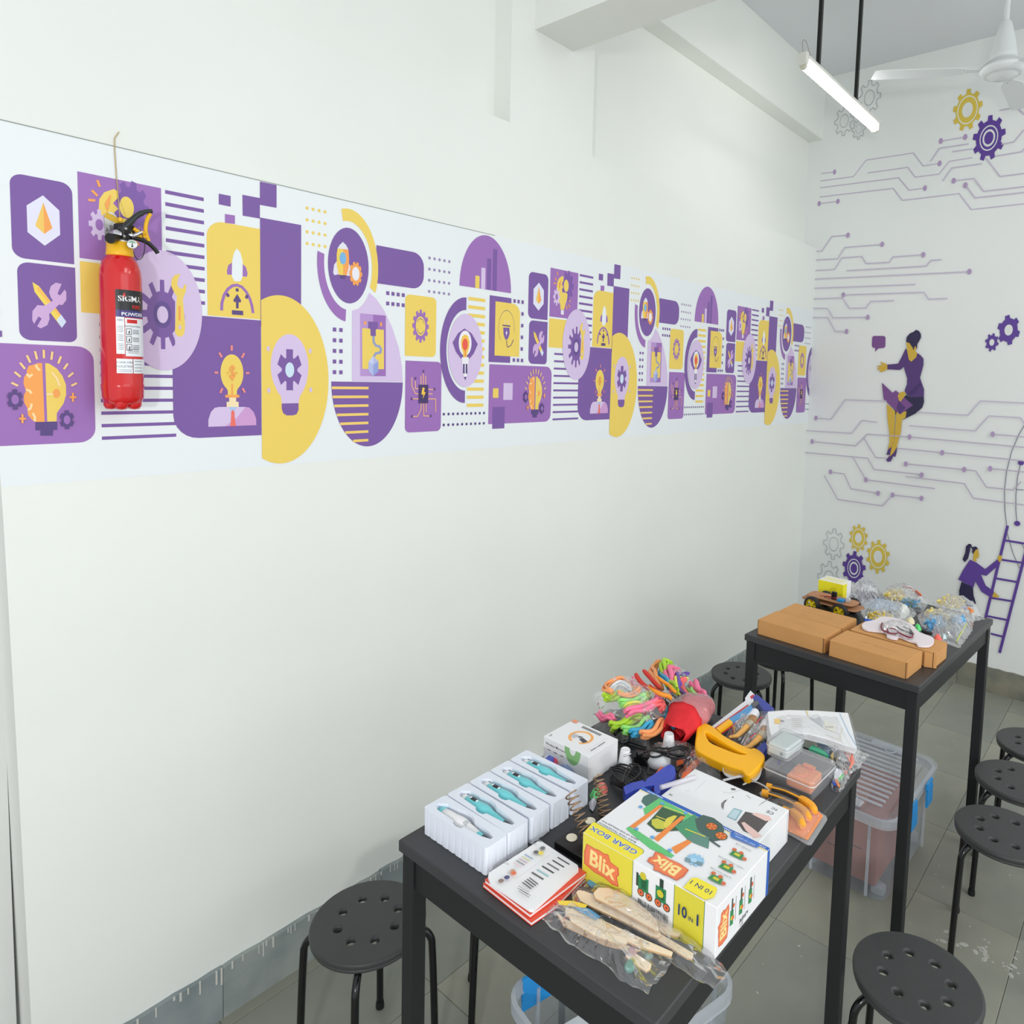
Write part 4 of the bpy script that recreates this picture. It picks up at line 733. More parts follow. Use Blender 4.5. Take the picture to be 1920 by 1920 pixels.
# --- five pen trays with drawing pens
TRAY = mat('tray_flock', (226, 232, 242), .55, bump=.03, bscale=200)
TL, TWD, TB = .198, .061, .057
def cav():
    pts = [(.000, -.014), (.011, -.030), (.013, -.060), (.017, -.085), (.0165, -.100), (.011, -.115), (.009, -.135), (.007, -.160), (.002, -.182)]
    l = [(-.004, -.182), (-.009, -.160), (-.011, -.135), (-.0125, -.115), (-.018, -.112), (-.020, -.100), (-.018, -.088), (-.0135, -.083), (-.013, -.060), (-.012, -.030), (-.008, -.016)]
    return [(p[0]*1.25, p[1]*1.0) for p in pts+l]
def tray_top():
    c = bpy.data.curves.new('s', 'CURVE'); c.dimensions = '2D'; c.fill_mode = 'BOTH'
    for P_l in (rrect_pts(TWD/2-.001, TL/2-.001, .006, 3), [(p[0], p[1]+TL/2) for p in cav()]):
        s = c.splines.new('POLY'); s.points.add(len(P_l)-1); s.use_cyclic_u = True
        for i, p in enumerate(P_l): s.points[i].co = (p[0], p[1], 0, 1)
    o = bpy.data.objects.new('s', c); COL.objects.link(o); dg = bpy.context.evaluated_depsgraph_get(); dg.update(); me = bpy.data.meshes.new_from_object(o.evaluated_get(dg)); bpy.data.objects.remove(o); bpy.data.curves.remove(c)
    return [tuple(v.co) for v in me.vertices], [tuple(p.vertices) for p in me.polygons]
tv, tf = tray_top(); cv = cav()
def tray_mesh():
    m = MB(); m.add([(v[0], v[1]-TL/2, TB) for v in tv], tf)
    n = len(cv); m.add([(p[0], p[1], TB) for p in cv]+[(p[0]*.9, p[1]*.98-.002, TB-.026) for p in cv], [(i, (i+1) % n, n+(i+1) % n, n+i) for i in range(n)]+[tuple(range(n, 2*n))])
    for z in (0,):                                                     # fluted outer walls
        ring0, ring1 = [], []; base = rrect_pts(TWD/2-.001, TL/2-.001, .006, 3); rs = resample(base, 150); 
        for i, p in enumerate(rs):
            k = (i % 6 in (0, 1)); s_ = 1.012 if not k else .975; top = 1.0
            ring0.append((p[0]*(1.02 if not k else .985), p[1]*(1.006 if not k else .996)-TL/2, .0005+.002*noise.noise(Vector((i*.7, 0, 0)))**2)); ring1.append((p[0]*top, p[1]*top-TL/2, TB))
        m.loft([ring0, ring1], cap=(False, False))
    return m
tm = tray_mesh().mesh('pen_tray', TRAY)
TEAL = mat('pen_teal', (112, 208, 214), .3, coat=.3); PWH = mat('pen_white', (236, 236, 236), .3); PDK = mat('pen_tip', (70, 74, 76), .35); PBT = mat('pen_screen', (52, 54, 56), .2)
pos = ['nearest the camera', 'second from the camera', 'in the middle of the row', 'fourth from the camera', 'farthest from the camera']
for i in range(5):
    x = .888+.0632*i+TWD/2; y = -.953; r_ = random.uniform(-.02, .02)
    tag(obj('pen_tray', tm, None, None, (x, y, TH), r_), 'white moulded pen tray '+pos[i], 'tray', 'white pen trays on the near table')
    p = thing('drawing_pen', ('white drawing pen with teal ends in the tray ' if i == 0 else 'teal drawing pen in the tray ')+pos[i], 'pen', (x, y, TH+TB-.012), r_, 'drawing pens in the trays')
    S = Matrix.Rotation(PI/2, 4, 'X')@Matrix.Scale(.78, 4, Vector((0, 1, 0)))
    body = [(.004, .030), (.0105, .034), (.0118, .05), (.0128, .07), (.0145, .085), (.0140, .097), (.0105, .112), (.0085, .13), (.0070, .146), (.0062, .152)]
    obj('barrel', MB().lathe(body, 20, M=S), PWH if i == 0 else TEAL, p)
    obj('end_cap', MB().lathe([(.003, .020), (.0095, .021), (.0103, .030), (.0103, .036)], 20, M=S), TEAL if i == 0 else PWH, p)
    obj('nozzle', MB().lathe([(.0062, .152), (.0058, .160), (.0035, .170), (.0015, .175)], 16, M=S), PDK, p)
    if i == 0: obj('grip', MB().lathe([(.0078, .140), (.0072, .146), (.0064, .153)], 16, M=S), TEAL, p); obj('shoulder', MB().box((0, -.105, .008), (.012, .012, .006), bev=.001), mat('seam_grey', (196, 200, 202), .4), p)
    else: obj('display', MB().box((.001, -.056, .0098), (.008, .015, .003), bev=.0008), PBT, p); obj('button', MB().box((.001, -.0465, .0102), (.006, .003, .003), bev=.001).box((.001, -.0655, .0102), (.006, .003, .003), bev=.001), PWH, p)
    for k in range(3): obj('vent_mark', MB().box((.0095-.001*k, -.028-.0*k, .001+.0035*k-.002), (.002, .004, .0012)), PDK, p) if i else None
# --- booklets and leaflet
RB = mat('booklet_red', (226, 84, 62), .4); PG = mat('page_white', (236, 237, 238), .5)
for j, (z0, pts, lab) in enumerate([(.001, [(160, 745), (745, 1212), (1040, 1010), (1425, 612), (900, 330)], 'red booklet at the bottom of the small stack of booklets'), (.009, [(182, 700), (730, 1120), (1405, 615), (850, 300)], 'red booklet in the middle, right under the white leaflet')]):
    poly = xy('Z6', pts, z0+.007); c, pp = centred(poly)
    t = thing('booklet', lab, 'booklet', (c[0], c[1], TH+z0)); obj('pages', MB().prism([(a*.985, b*.985) for a, b in pp], .001, .006), PG, t); obj('cover', MB().prism(pp, .006, .0072).prism(pp, 0, .001), RB, t)
poly = xy('Z6', [(225, 655), (235, 610), (820, 235), (870, 235), (1300, 520), (1310, 570), (770, 1052), (725, 1045), (250, 720)], .024); c, pp = centred(poly)
lf = thing('leaflet', 'white instruction leaflet printed with rows of pens, beside the pen trays', 'leaflet', (c[0], c[1], TH+.017)); obj('pages', MB().prism(pp, 0, .006), PG, lf)
P = Print(lambda u, v, h: (u-c[0], v-c[1], .006+h)); d6 = lambda *p: xy('Z6', p, .0235)
for k, col in enumerate([(60, 62, 64), (60, 62, 64), (110, 112, 114), (50, 52, 54), (150, 200, 205), (70, 72, 74)]): a = (1060-62*k, 430+36*k+(0 if k < 4 else 6)); P.line(d6(a, (a[0]+140, a[1]+85)), .0028, col)
for k, col in enumerate([(120, 150, 190), (200, 200, 110), (200, 150, 170), (90, 90, 96), (230, 190, 195)]): a = (665-34*k, 400+26*k); P.line(d6(a, (a[0]+98, a[1]+58)), .0018, col)
for k in range(4): a = (720-28*k, 690+20*k); P.line(d6(a, (a[0]+105, a[1]+80)), .0022, (70, 72, 74))
for a, col in (((880, 340), (120, 118, 116)), ((800, 390), (110, 108, 104)), ((860, 400), (240, 220, 90)), ((520, 620), (206, 170, 150)), ((380, 740), (150, 130, 120)), ((450, 700), (90, 90, 130)), ((530, 650), (228, 120, 84))): P.circle(d6(a)[0], .0055, col, 9)
for a in ((575, 830), (590, 870)): P.line(d6(a, (a[0]+130, a[1]+80)), .001, (90, 90, 96)); P.line(d6((a[0]+15, a[1]-22), (a[0]+145, a[1]+58)), .001, (90, 90, 96))
for k in range(4): P.line(d6((960-4*k, 440-8*k), (560+4*k, 730+8*k)), .0005, (190, 190, 194)) if k == 0 else None
for a in ((840, 262), (775, 300), (450, 545)):
    for m_ in range(3): P.line(d6((a[0]-30, a[1]+12*m_-12), (a[0]+30, a[1]+12*m_+8)), .0009, (170, 170, 174))
P.build('printing', lf)
# --- gear construction kit box
BX0, BX1, BY0, BY1, BH = 1.0135, 1.2165, -1.585, -1.290, .0925
WC = mat('card_white', (236, 237, 238), .42, coat=.15)
kb = thing('kit_box', 'white and yellow construction kit box with a green machine on its lid', 'box', (0, 0, TH)); 
obj('carton', MB().box(((BX0+BX1)/2, (BY0+BY1)/2, BH/2), (BX1-BX0, BY1-BY0, BH), bev=.0012), WC, kb)
YB_, BL_, GR, GR2, OG = (242, 226, 60), (40, 96, 186), (52, 160, 92), (100, 196, 120), (240, 142, 66)
P = Print(lambda u, v, h: (u, v, BH+h), .00004, .0001); t4 = lambda *p: xy('Z4', p, BH); t5 = lambda *p: xy('Z5', p, BH)
P.poly([(BX0, BY1-.002)]+t4((480, 930), (520, 945), (1185, 1325), (1205, 1350), (1190, 1390))+[(BX0, -1.4105)], YB_); P.line(t4((500, 930), (1185, 1320), (1208, 1350), (1190, 1390)), .0012, (70, 130, 90))
P.poly([(BX1-.011, BY1), (BX1, BY1), (BX1, BY0), (BX1-.010, BY0)], BL_); P.poly([(BX1-.015, BY1), (BX1-.011, BY1), (BX1-.010, BY0), (BX1-.014, BY0)], (236, 226, 160))
P.text('MADE IN INDIA', (BX1-.0055, -1.475), .0058, WHT, PI/2, .01, 1.1); P.text('FOR AGES 8+ YEARS', (BX1-.0055, -1.545), .0052, WHT, PI/2, .01, 1.); P.line([(BX1-.0055, -1.305), (BX1-.0055, -1.345)], .003, (190, 206, 232))
for x_, y_, s, r, col in (('GEAR BOX', 0, 0, 0, 0),): P.text('GEAR BOX', (t4((770, 1190))[0]), .0125, (255, 255, 255), PI/2, .035, 1.28); P.text('GEAR BOX', (t4((770, 1190))[0]), .0125, BL_, PI/2, .01, 1.28)
P.text('BUILD YOUR TRANSMISSION', t4((820, 1080))[0], .0045, (60, 70, 90), PI/2, 0, 1.1); P.text('GEAR UP FOR ENDLESS FUN', t4((860, 1050))[0], .0045, (60, 70, 90), PI/2, 0, 1.1)
# the green machine
P.poly(t4((1170, 640), (1200, 570), (1280, 530), (1380, 545), (1450, 600), (1300, 740), (1230, 700)), (74, 112, 104)); P.poly(t4((1200, 740), (1430, 590), (1920, 850), (1850, 960), (1450, 700), (1220, 830)), GR2)
P.poly(t4((950, 1030), (990, 1000), (1150, 1080), (1650, 1420), (1600, 1450), (1300, 1320), (1050, 1120)), GR2); P.poly(t4((1470, 720), (1800, 840), (1700, 1060), (1400, 1080), (1250, 960)), (58, 92, 62))
P.poly(t4((1320, 900), (1400, 880), (1520, 940), (1500, 1040), (1380, 1030), (1320, 970)), (200, 200, 70)); P.poly(t4((1490, 960), (1540, 880), (1640, 840), (1690, 850), (1600, 960), (1560, 1030), (1500, 1020)), (222, 210, 80))
P.poly(t4((1000, 1000), (1430, 690), (1490, 700), (1070, 1025)), OG); P.poly(t4((1350, 1170), (1740, 850), (1810, 860), (1410, 1220)), OG); P.line(t4((1380, 850), (1540, 910)), .0025, (232, 216, 90)); P.line(t4((1500, 715), (1790, 820)), .0025, (232, 216, 90))
P.poly(t5((400, 960), (560, 880), (590, 910), (440, 1020)), OG); P.poly(t5((430, 760), (620, 640), (700, 760), (560, 890)), (74, 150, 110)); P.poly(t5((620, 690), (700, 650), (800, 680), (880, 740), (900, 800), (860, 890), (800, 900), (700, 850), (640, 780)), (70, 96, 90)); P.poly(t5((540, 880), (640, 800), (760, 870), (750, 970), (620, 920)), (96, 140, 128))
for q in ((780, 760), (870, 850)): P.circle(t5(q)[0], .0125, (78, 84, 60), 24); P.circle(t5(q)[0], .0105, (232, 130, 56), 24); P.gear(t5(q)[0], .003, .010, 5, (186, 84, 40)); P.circle(t5(q)[0], .003, (230, 130, 60), 10)
P.line(t5((530, 785), (720, 860)), .003, (226, 216, 80)); P.line(t5((750, 880), (860, 955)), .004, (70, 90, 86))
for q in ((1470, 670), (1810, 810), (1100, 1040), (1330, 1160), (1160, 720), (1580, 1350)): P.circle(t4(q)[0], .0045, (104, 170, 220), 10)
def blix(P, c, h, rot, both=True):
    bl = [(-1.28, -.62), (-1.36, .1), (-1.22, .72), (-.6, .74), (-.3, .82), (.1, .80), (.42, .92), (.62, .55), (1.22, .50), (1.30, .1), (1.16, -.1), (1.34, -.62), (.9, -.74), (.2, -.66), (-.5, -.74)]; ca, sa = math.cos(rot), math.sin(rot)
    for k, col in ((1.08, (214, 104, 74)), (1., (238, 128, 84))): P.poly([(c[0]+(x*ca-y*sa)*h*k, c[1]+(x*sa+y*ca)*h*k) for x, y in bl], col)
    P.text('Blix', c, h*1.05, (240, 140, 90), rot, .03, .95); P.text('Blix', c, h, (252, 226, 150), rot, .03, .95)
blix(P, t5((355, 1135))[0], .026, PI/2)
P.gear(t5((625, 1080))[0], .012, .017, 10, (150, 200, 232), 0, .6); P.poly(t5((530, 1055), (700, 1110), (690, 1140), (525, 1090)), (120, 150, 160)); P.circle(t5((610, 1085))[0], .006, (176, 214, 236), 14)
for q in ((1020, 1030), (920, 1150), (820, 1260)):
    a = t5(q)[0]; P.poly([(a[0]-.009, a[1]+.012), (a[0]+.006, a[1]+.010), (a[0]+.008, a[1]-.010), (a[0]-.008, a[1]-.014)], (60, 140, 80)); P.rect(a[0]-.004, a[1]-.006, a[0]+.003, a[1]+.005, (210, 200, 60))
    for dx, dy in ((.009, .010), (.009, -.004), (-.002, -.016)): P.circle((a[0]+dx, a[1]+dy), .0045, (214, 110, 70), 10)
for (a, b), s in (((1080, 990), 'POWER CAR'), ((960, 1105), 'HIGH TORQUE CAR'), ((865, 1205), 'SUPER FAST CAR')): P.text(s, t5((a, b-28 if s[0] == 'P' else b))[0], .0036, (90, 100, 96), PI/2, 0, 1.1)
P.poly(t5((955, 830), (975, 828), (1225, 925), (1235, 950), (1210, 968), (960, 865)), (66, 118, 198)); P.text('EASY TO LEARN', t5((1095, 900))[0], .004, WHT, PI/2)
a_, b_ = t5((520, 1350), (830, 1365)); P.poly([(BX0, a_[1]+.002)]+t5((535, 1320), (590, 1258), (640, 1255), (820, 1345), (832, 1370), (800, 1440))+[(BX0, -1.561)], YB_); P.text('10 IN 1', t5((680, 1345))[0], .0105, (40, 70, 120), PI/2, .01, 1.0)
P.build('lid_print', kb, .3)
# side toward the camera (-X)
P = Print(lambda u, v, h: (BX0-h, -u, v), .00004, .0001); BX = lambda z, *p: [(-q.y, q.z-TH) for q in g(z, p, 0, 0, BX0)]
ys = -BY1; P.rect(ys+.001, .001, 1.4105, BH-.001, (226, 214, 70)); P.rect(1.5005, .001, 1.561, BH-.001, (216, 206, 64)); P.line([(1.5005, .001), (1.5005, BH)], .0012, (70, 130, 90)); P.line([(1.4105, .001), (1.4105, BH)], .0012, (70, 130, 90)); P.line([(1.561, .001), (1.561, BH)], .0012, (70, 130, 90))
blix(P, (1.338, .048), .030, -.06); 
for k, u in enumerate((1.436, 1.474)):
    P.poly([(u-.012, .045), (u+.010, .045), (u+.010, .072), (u-.012, .072)], (44, 132, 84)); P.rect(u-.006, .050, u+.006, .068, (28, 96, 62)); P.circle((u-.002, .074 if not k else .06), .007, (206, 196, 60), 14); P.rect(u-.017, .05, u-.012, .075, (56, 76, 60)) if not k else P.rect(u-.004, .072, u+.004, .088, (44, 66, 56))
    for du in (-.006, .012): P.circle((u+du, .041), .0075, (50, 80, 60), 16); P.circle((u+du, .041), .0058, (226, 104, 60), 16); P.circle((u+du, .041), .0018, (60, 60, 60), 8)
rd = random.Random(5); u = 1.425
while u < 1.492: w_ = rd.choice((.0005, .0008, .0013)); P.rect(u, .012, u+w_, .028, (50, 52, 56)); u += w_+rd.choice((.0006, .001, .0014))
P.text('10', (1.518, .052), .019, (36, 60, 104), 0, .02, .8); P.text('IN', (1.5365, .047), .007, (36, 60, 104), 0, .01); P.text('1', (1.550, .052), .019, (36, 60, 104), 0, .02)
P.build('side_print', kb, .3)
P = Print(lambda u, v, h: (u, BY0-h, v), .00004, .0001); P.rect(BX1-.011, .001, BX1-.0005, BH-.001, BL_); blix(P, (1.040, .045), .022, PI/2)
for k, u in enumerate((1.068, 1.102, 1.138)):
    P.poly([(u-.006, .03), (u+.006, .028), (u+.006, .055), (u-.006, .058)], (52, 140, 84)); P.circle((u, .042), .004, (220, 206, 60), 10); P.rect(u-.002, .055, u+.003, .078, (56, 80, 70)); P.circle((u+.006, .062), .004, (226, 100, 60), 10); P.circle((u+.005, .04), .004, (226, 100, 60), 10)
    P.line([(u+.014, .030), (u+.014, .075)], .0012, (130, 136, 140))
P.text('Atharv', (1.115, .017), .0085, (40, 42, 46), .1, .01); P.line([(1.10, .006), (1.112, .009), (1.108, .004)], .001, (40, 42, 46))
P.build('end_print', kb, .3)
# --- white box behind it
wx = thing('white_box', 'plain white box printed with hands holding a black device', 'box', (0, 0, TH)); W0, W1, V0, V1, WH_ = 1.2195, 1.388, -1.549, -1.318, .072
obj('carton', MB().box(((W0+W1)/2, (V0+V1)/2, WH_/2), (W1-W0, V1-V0, WH_), bev=.0012), WC, wx); obj('tuck_flap_or_shade_line', MB().box((W1-.008, V0-.0004, WH_/2), (.0006, .0012, WH_-.006)), mat('flap_shadow', (180, 184, 190), .6), wx)  # thin grey strip paints the shade line beside the tuck flap
P = Print(lambda u, v, h: (u, v, WH_+h), .00004, .0001); t5 = lambda *p: xy('Z5', p, WH_)
P.poly(t5((1020, 720), (1100, 615), (1300, 660), (1330, 690), (1190, 850), (1080, 800)), (86, 80, 80)); P.poly(t5((920, 665), (990, 580), (1075, 605), (1010, 705)), (150, 186, 196)); P.poly(t5((935, 660), (990, 592), (1050, 612), (1000, 690)), (190, 214, 222))
P.poly(t5((1160, 640), (1200, 625), (1330, 660), (1350, 700), (1290, 705)), (236, 200, 192)); P.poly(t5((1060, 720), (1090, 715), (1190, 790), (1260, 850), (1180, 870), (1100, 790)), (236, 200, 192))
P.poly(t5((870, 540), (900, 510), (930, 500), (900, 540), (890, 600), (870, 570)), (120, 120, 122)); P.poly(t5((960, 395), (1000, 395), (1010, 412), (970, 415)), (110, 110, 112)); P.line(t5((880, 430), (960, 440), (1060, 410), (1130, 430)), .0008, (190, 190, 192)); P.line(t5((1110, 460), (1150, 490)), .002, (176, 176, 178)); P.circle(t5((980, 480))[0], .002, (60, 60, 60), 8)
P.line(t5((620, 420), (730, 320)), .0004, (180, 180, 184)); P.ring(t5((555, 420))[0], .004, .0044, 0, 2*PI, (190, 190, 194), 16); P.text('CE', t5((1335, 625))[0], .0095, (70, 72, 74), PI/2); P.text('FC', t5((1375, 590))[0], .008, (110, 112, 114), PI/2); P.text('M', t5((395, 455))[0], .007, (90, 92, 94), PI/2)
for k in range(4): P.line(t5((1225+22*k, 560-14*k), (1280+22*k, 520-14*k)), .0007, (140, 142, 144))
P.build('printing', wx, .3)
# --- microscope box
mx = thing('microscope_box', 'small white box of a wireless microscope with an orange ring on top', 'box', (1.3235, -1.024, TH)); a, b, hh = .0575, .0745, .066
obj('carton', MB().box((0, 0, hh/2), (2*a, 2*b, hh), bev=.001), WC, mx); obj('tuck_flap_or_shade_line', MB().prism([(-a+.004, -b-.0008), (a-.004, -b-.0008), (a-.006, -b), (-a+.006, -b)], .010, hh), WC, mx)
P = Print(lambda u, v, h: (u, v, hh+h), .00004, .0001); P.ring((0, 0), .025, .0325, -2.6, 2.9, (244, 176, 100), 40); P.ring((-.0, 0), .020, .0245, 0, 2*PI, (246, 238, 230), 30); P.poly([(-.012, .024), (.006, .026), (.004, .012), (-.004, .006), (-.018, .012)], (190, 192, 196)); P.poly([(-.018, -.022), (-.004, -.026), (.002, -.006), (-.010, -.002)], (70, 72, 80)); P.poly([(-.004, -.006), (.006, -.002), (.002, .010), (-.006, .004)], (120, 122, 128))
u = -.03
for k in range(26): P.rect(.038, u, .048, u+.0009 if k % 3 else u+.0018, (60, 60, 62)); u += .0024
P.line([(-.034, -.060), (-.012, -.060)], .002, (70, 70, 72)); P.line([(-.008, -.060), (.022, -.060)], .002, (70, 70, 72)); P.line([(-.045, -.052), (.04, -.052)], .0005, (200, 200, 204)); P.rect(.045, .055, .057, .072, (240, 150, 110)); P.line([(-.050, .062), (-.040, .062)], .002, (80, 80, 82))
P.build('lid_print', mx, .3)
P = Print(lambda u, v, h: (-a-h, -u, v), .00004, .0001); P.text('Wireless Microscope', (-.030, .050), .0065, (50, 50, 52), 0, .015, .95); P.line([(-.066, .043), (0, .043)], .0005, (140, 140, 142))
for k in range(3): P.line([(-.060+.022*k, .036), (-.051+.022*k, .036)], .0022, (90, 90, 92))
P.poly([(.008+.026*math.cos(PI+PI*i/18)+.014, .066+.0-.0+.040*math.sin(PI+PI*i/18)) for i in range(19)]+[(.036, .066), (.022+.012, .066)]+[(.022+.010*math.cos(-PI*i/10), .066+.016*math.sin(-PI*i/10)) for i in range(11)], (140, 190, 128)); P.build('side_print', mx, .3)
# --- springs and discs on the black board
tag(obj('black_board', MB().box((0, 0, .0075), (.165, .088, .015), bev=.001), BP, None, (1.122, -1.2375, TH)), 'thin black board carrying springs, half under the kit box', 'board')
CRM = mat('cream_disc', (236, 230, 206), .5); SPR = mat('spring_wire', (168, 140, 112), .3, .8)
for k, (px_, py_) in enumerate(((1072, 1571), (1107, 1540))):
    q = at(px_, py_, 2, TH+.016); tag(obj('disc', MB().lathe([(.0105, 0), (.012, .0015), (.011, .0035)], 24), CRM, None, (q.x, q.y, TH+.015)), ('cream disc at the front corner of the black board', 'cream disc behind, between the two springs')[k], 'disc')
def spring(p0, p1, r0, r1, turns, label):
    p0, p1 = Vector(p0), Vector(p1); ax = (p1-p0); e1 = ax.orthogonal().normalized(); e2 = ax.normalized().cross(e1); n = turns*14; pts = []
    for i in range(n+1): t = i/n; r = r0+(r1-r0)*t; th = 2*PI*turns*t; pts.append(ax*t+e1*(r*math.cos(th))+e2*(r*math.sin(th)))
    tag(obj('coil_spring', MB().tube(pts, .0016, 7), SPR, None, p0), label, 'spring')
def upz(px_, py_, X, Y): 
    best = min((abs((EYE+(Vector((X, Y, TH+.001*h))-EYE)).z*0+_pj(Vector((X, Y, TH+.001*h)))[1]-py_), .001*h) for h in range(0, 160)); return TH+best[1]
def _pj(q): v = q-EYE; z = v.dot(fw); return (CPX+CF*v.dot(rt)/z, CPY-CF*v.dot(up)/z)
q = at(1108, 1583, 2, TH+.02); spring((q.x, q.y, TH+.017), at(1070, 1487, 0, q.x+.02), .0115, .0135, 9, 'copper coil spring leaning beside the pen trays')
q = at(1138, 1535, 2, TH+.02); spring((q.x, q.y, TH+.017), at(1120, 1452, 0, q.x+.03), .0145, .0115, 9, 'loose coil spring leaning toward the microscope box')
# candy-coloured packets between tray and microscope box
for k, (pts, col, lab) in enumerate([([(430, 500), (480, 420), (560, 380), (600, 460), (560, 560), (460, 620)], (90, 190, 110), 'small green sachet beside the springs'), ([(520, 350), (600, 340), (680, 380), (690, 450), (620, 500), (540, 440)], (226, 120, 110), 'small red sachet beside the springs'), ([(420, 620), (510, 520), (530, 600), (480, 750), (430, 700)], (190, 190, 196), 'silver sachet edge below the springs')]):
    c_, mb = pillow(xy('Z4', pts, .01), .012, 20+k, .005, 24); tag(obj('sachet', mb, mat('sachet_%d' % k, col, .3), None, (c_[0], c_[1], TH+.002)), lab, 'sachet')
for k, (pts, col) in enumerate([([(1215, 505), (1240, 470), (1330, 480), (1340, 520), (1290, 560)], (90, 110, 200)), ([(1290, 510), (1330, 485), (1350, 530), (1320, 560)], (226, 80, 110)), ([(1340, 560), (1420, 560), (1500, 620), (1490, 650), (1400, 600)], (130, 150, 190))]):
    c_, mb = pillow(xy('Z3', pts, .02), .010, 30+k, .004, 24); tag(obj('sachet', mb, mat('scrap_%d' % k, col, .35), None, (c_[0], c_[1], TH+.012)), ('blue scrap in the clear bag before the microscope box', 'pink scrap in the clear bag before the microscope box', 'pale blue strip before the microscope box')[k], 'scrap')
bag('small clear bag squeezed between the last pen tray and the microscope box', xy('Z3', [(1150, 490), (1215, 420), (1400, 500), (1520, 640), (1450, 660)], .01), .03, 5)
# --- coloured cords
CC = {'orange': (246, 164, 104), 'lime': (178, 220, 60), 'green': (150, 226, 120), 'pink': (244, 124, 160), 'coral': (240, 110, 110), 'purple': (112, 84, 176), 'blue': (66, 170, 210), 'white': (232, 240, 244), 'yellow': (230, 236, 90)}
def cord(z, dz, col, pts, r, lab):
    r *= 1.5; P3 = catmull(g(z, pts, dz), 6); o0 = P3[0].copy(); n = len(P3)
    for i, p in enumerate(P3): p.z += .006*math.sin(i*.35+dz*300)
    rr = [r*.52*(.75+.25*min(1, min(i, n-1-i)/3)) for i in range(n)]; mb = MB()
    for j, (ox, oz) in enumerate(((-.62, 0), (.62, .1), (0, .75), (0, -.5))):
        l = []
        for i, p in enumerate(P3):
            t = (P3[min(i+1, n-1)]-P3[max(i-1, 0)]); s_ = Vector((t.y, -t.x, 0)).normalized(); w_ = .25*math.sin(i*.5+j*2); l.append(p-o0+s_*(r*(ox+w_))+Vector((0, 0, r*(oz+.2*math.cos(i*.4+j)))))
        mb.tube(l, rr, 7)
    tag(obj('foam_noodle', mb, mat('cord_'+col, CC[col], .5, bump=.1, bscale=60), None, o0), lab, 'cord', 'coloured foam cords in clear bags')
FA, FR = 'in the front bag by the wall', 'in the rear bag behind the pliers'
for a in [('Z1', .085, 'orange', [(470, 545), (390, 520), (385, 440), (480, 395), (600, 395), (700, 440), (790, 500), (790, 545), (680, 555), (540, 548)], .0055, 'orange cord looped on top '+FA),
          ('Z1', .080, 'white', [(440, 500), (520, 455), (640, 460), (740, 505)], .006, 'white cord inside the orange loop '+FA), ('Z1', .070, 'lime', [(360, 610), (430, 590), (520, 600), (600, 585)], .008, 'lime cord in the upper bundle '+FA),
          ('Z1', .068, 'green', [(560, 700), (680, 660), (800, 640), (920, 600), (960, 560)], .008, 'light green cord, upper bundle '+FA), ('Z1', .062, 'yellow', [(620, 740), (740, 720), (840, 700), (930, 660)], .007, 'yellow cord, upper bundle '+FA),
          ('Z1', .065, 'pink', [(640, 830), (760, 770), (880, 720), (1000, 690), (1040, 640), (1000, 560)], .008, 'pink cord, upper bundle '+FA), ('Z1', .060, 'coral', [(860, 740), (1000, 720), (1110, 690), (1100, 740)], .007, 'coral cord end '+FA),
          ('Z1', .030, 'pink', [(290, 810), (360, 850), (430, 880), (490, 920)], .007, 'pink cord in the lower bundle '+FA), ('Z1', .030, 'purple', [(450, 915), (560, 900), (720, 880)], .006, 'purple cord in the lower bundle '+FA),
          ('Z1', .030, 'lime', [(450, 980), (560, 950), (700, 915), (840, 880)], .010, 'lime cord, thickest in the lower bundle '+FA), ('Z1', .028, 'green', [(600, 1040), (740, 1000), (860, 950), (930, 900)], .008, 'green cord in the lower bundle '+FA),
          ('Z1', .026, 'blue', [(710, 1090), (800, 1040), (900, 990), (980, 960)], .008, 'blue cord in the lower bundle '+FA), ('Z1', .028, 'orange', [(840, 1100), (950, 1050), (1050, 1000), (1110, 930)], .008, 'orange cord at the bottom right '+FA),
          ('Z1', .050, 'orange', [(1070, 160), (1000, 200), (990, 290), (1030, 390), (1080, 470)], .008, 'orange cord on the left '+FR), ('Z1', .052, 'blue', [(1120, 230), (1090, 300), (1140, 400), (1200, 470)], .007, 'blue cord '+FR),
          ('Z1', .056, 'lime', [(1240, 150), (1150, 150), (1130, 240), (1160, 350), (1220, 450), (1290, 540)], .008, 'lime cord arching over the top '+FR), ('Z1', .054, 'pink', [(1330, 250), (1230, 240), (1200, 330), (1230, 430), (1290, 520)], .010, 'pink cord '+FR),
          ('Z1', .050, 'purple', [(1440, 320), (1340, 300), (1290, 350), (1320, 450), (1350, 540), (1420, 600)], .007, 'purple cord '+FR), ('Z1', .052, 'yellow', [(1430, 370), (1340, 350), (1270, 400), (1290, 500), (1330, 570)], .006, 'yellow cord '+FR),
          ('Z1', .045, 'coral', [(1400, 400), (1340, 430), (1370, 520), (1420, 600), (1480, 680)], .008, 'coral cord '+FR), ('Z1', .045, 'pink', [(1520, 440), (1560, 520), (1620, 560), (1640, 610)], .010, 'pink cord end on the right '+FR),
          ('Z1', .040, 'green', [(1470, 490), (1490, 560), (1540, 600), (1600, 600)], .007, 'green cord end '+FR), ('Z1', .030, 'blue', [(1130, 750), (1170, 850), (1230, 930), (1280, 980)], .009, 'blue cord standing between the two bags of cords'), ('Z1', .05, 'pink', [(720, 380), (740, 440), (780, 500), (820, 520)], .007, 'pink cord end peeking out left of the pliers')]: cord(*a)
bag('clear crumpled bag of coloured cords, upper of two by the wall', xy('Z1', [(230, 560), (420, 380), (620, 380), (900, 480), (1100, 620), (1180, 700), (1130, 820), (900, 900), (620, 860), (300, 760)], .05), .055, 1, TH+.045, .010, n=90)
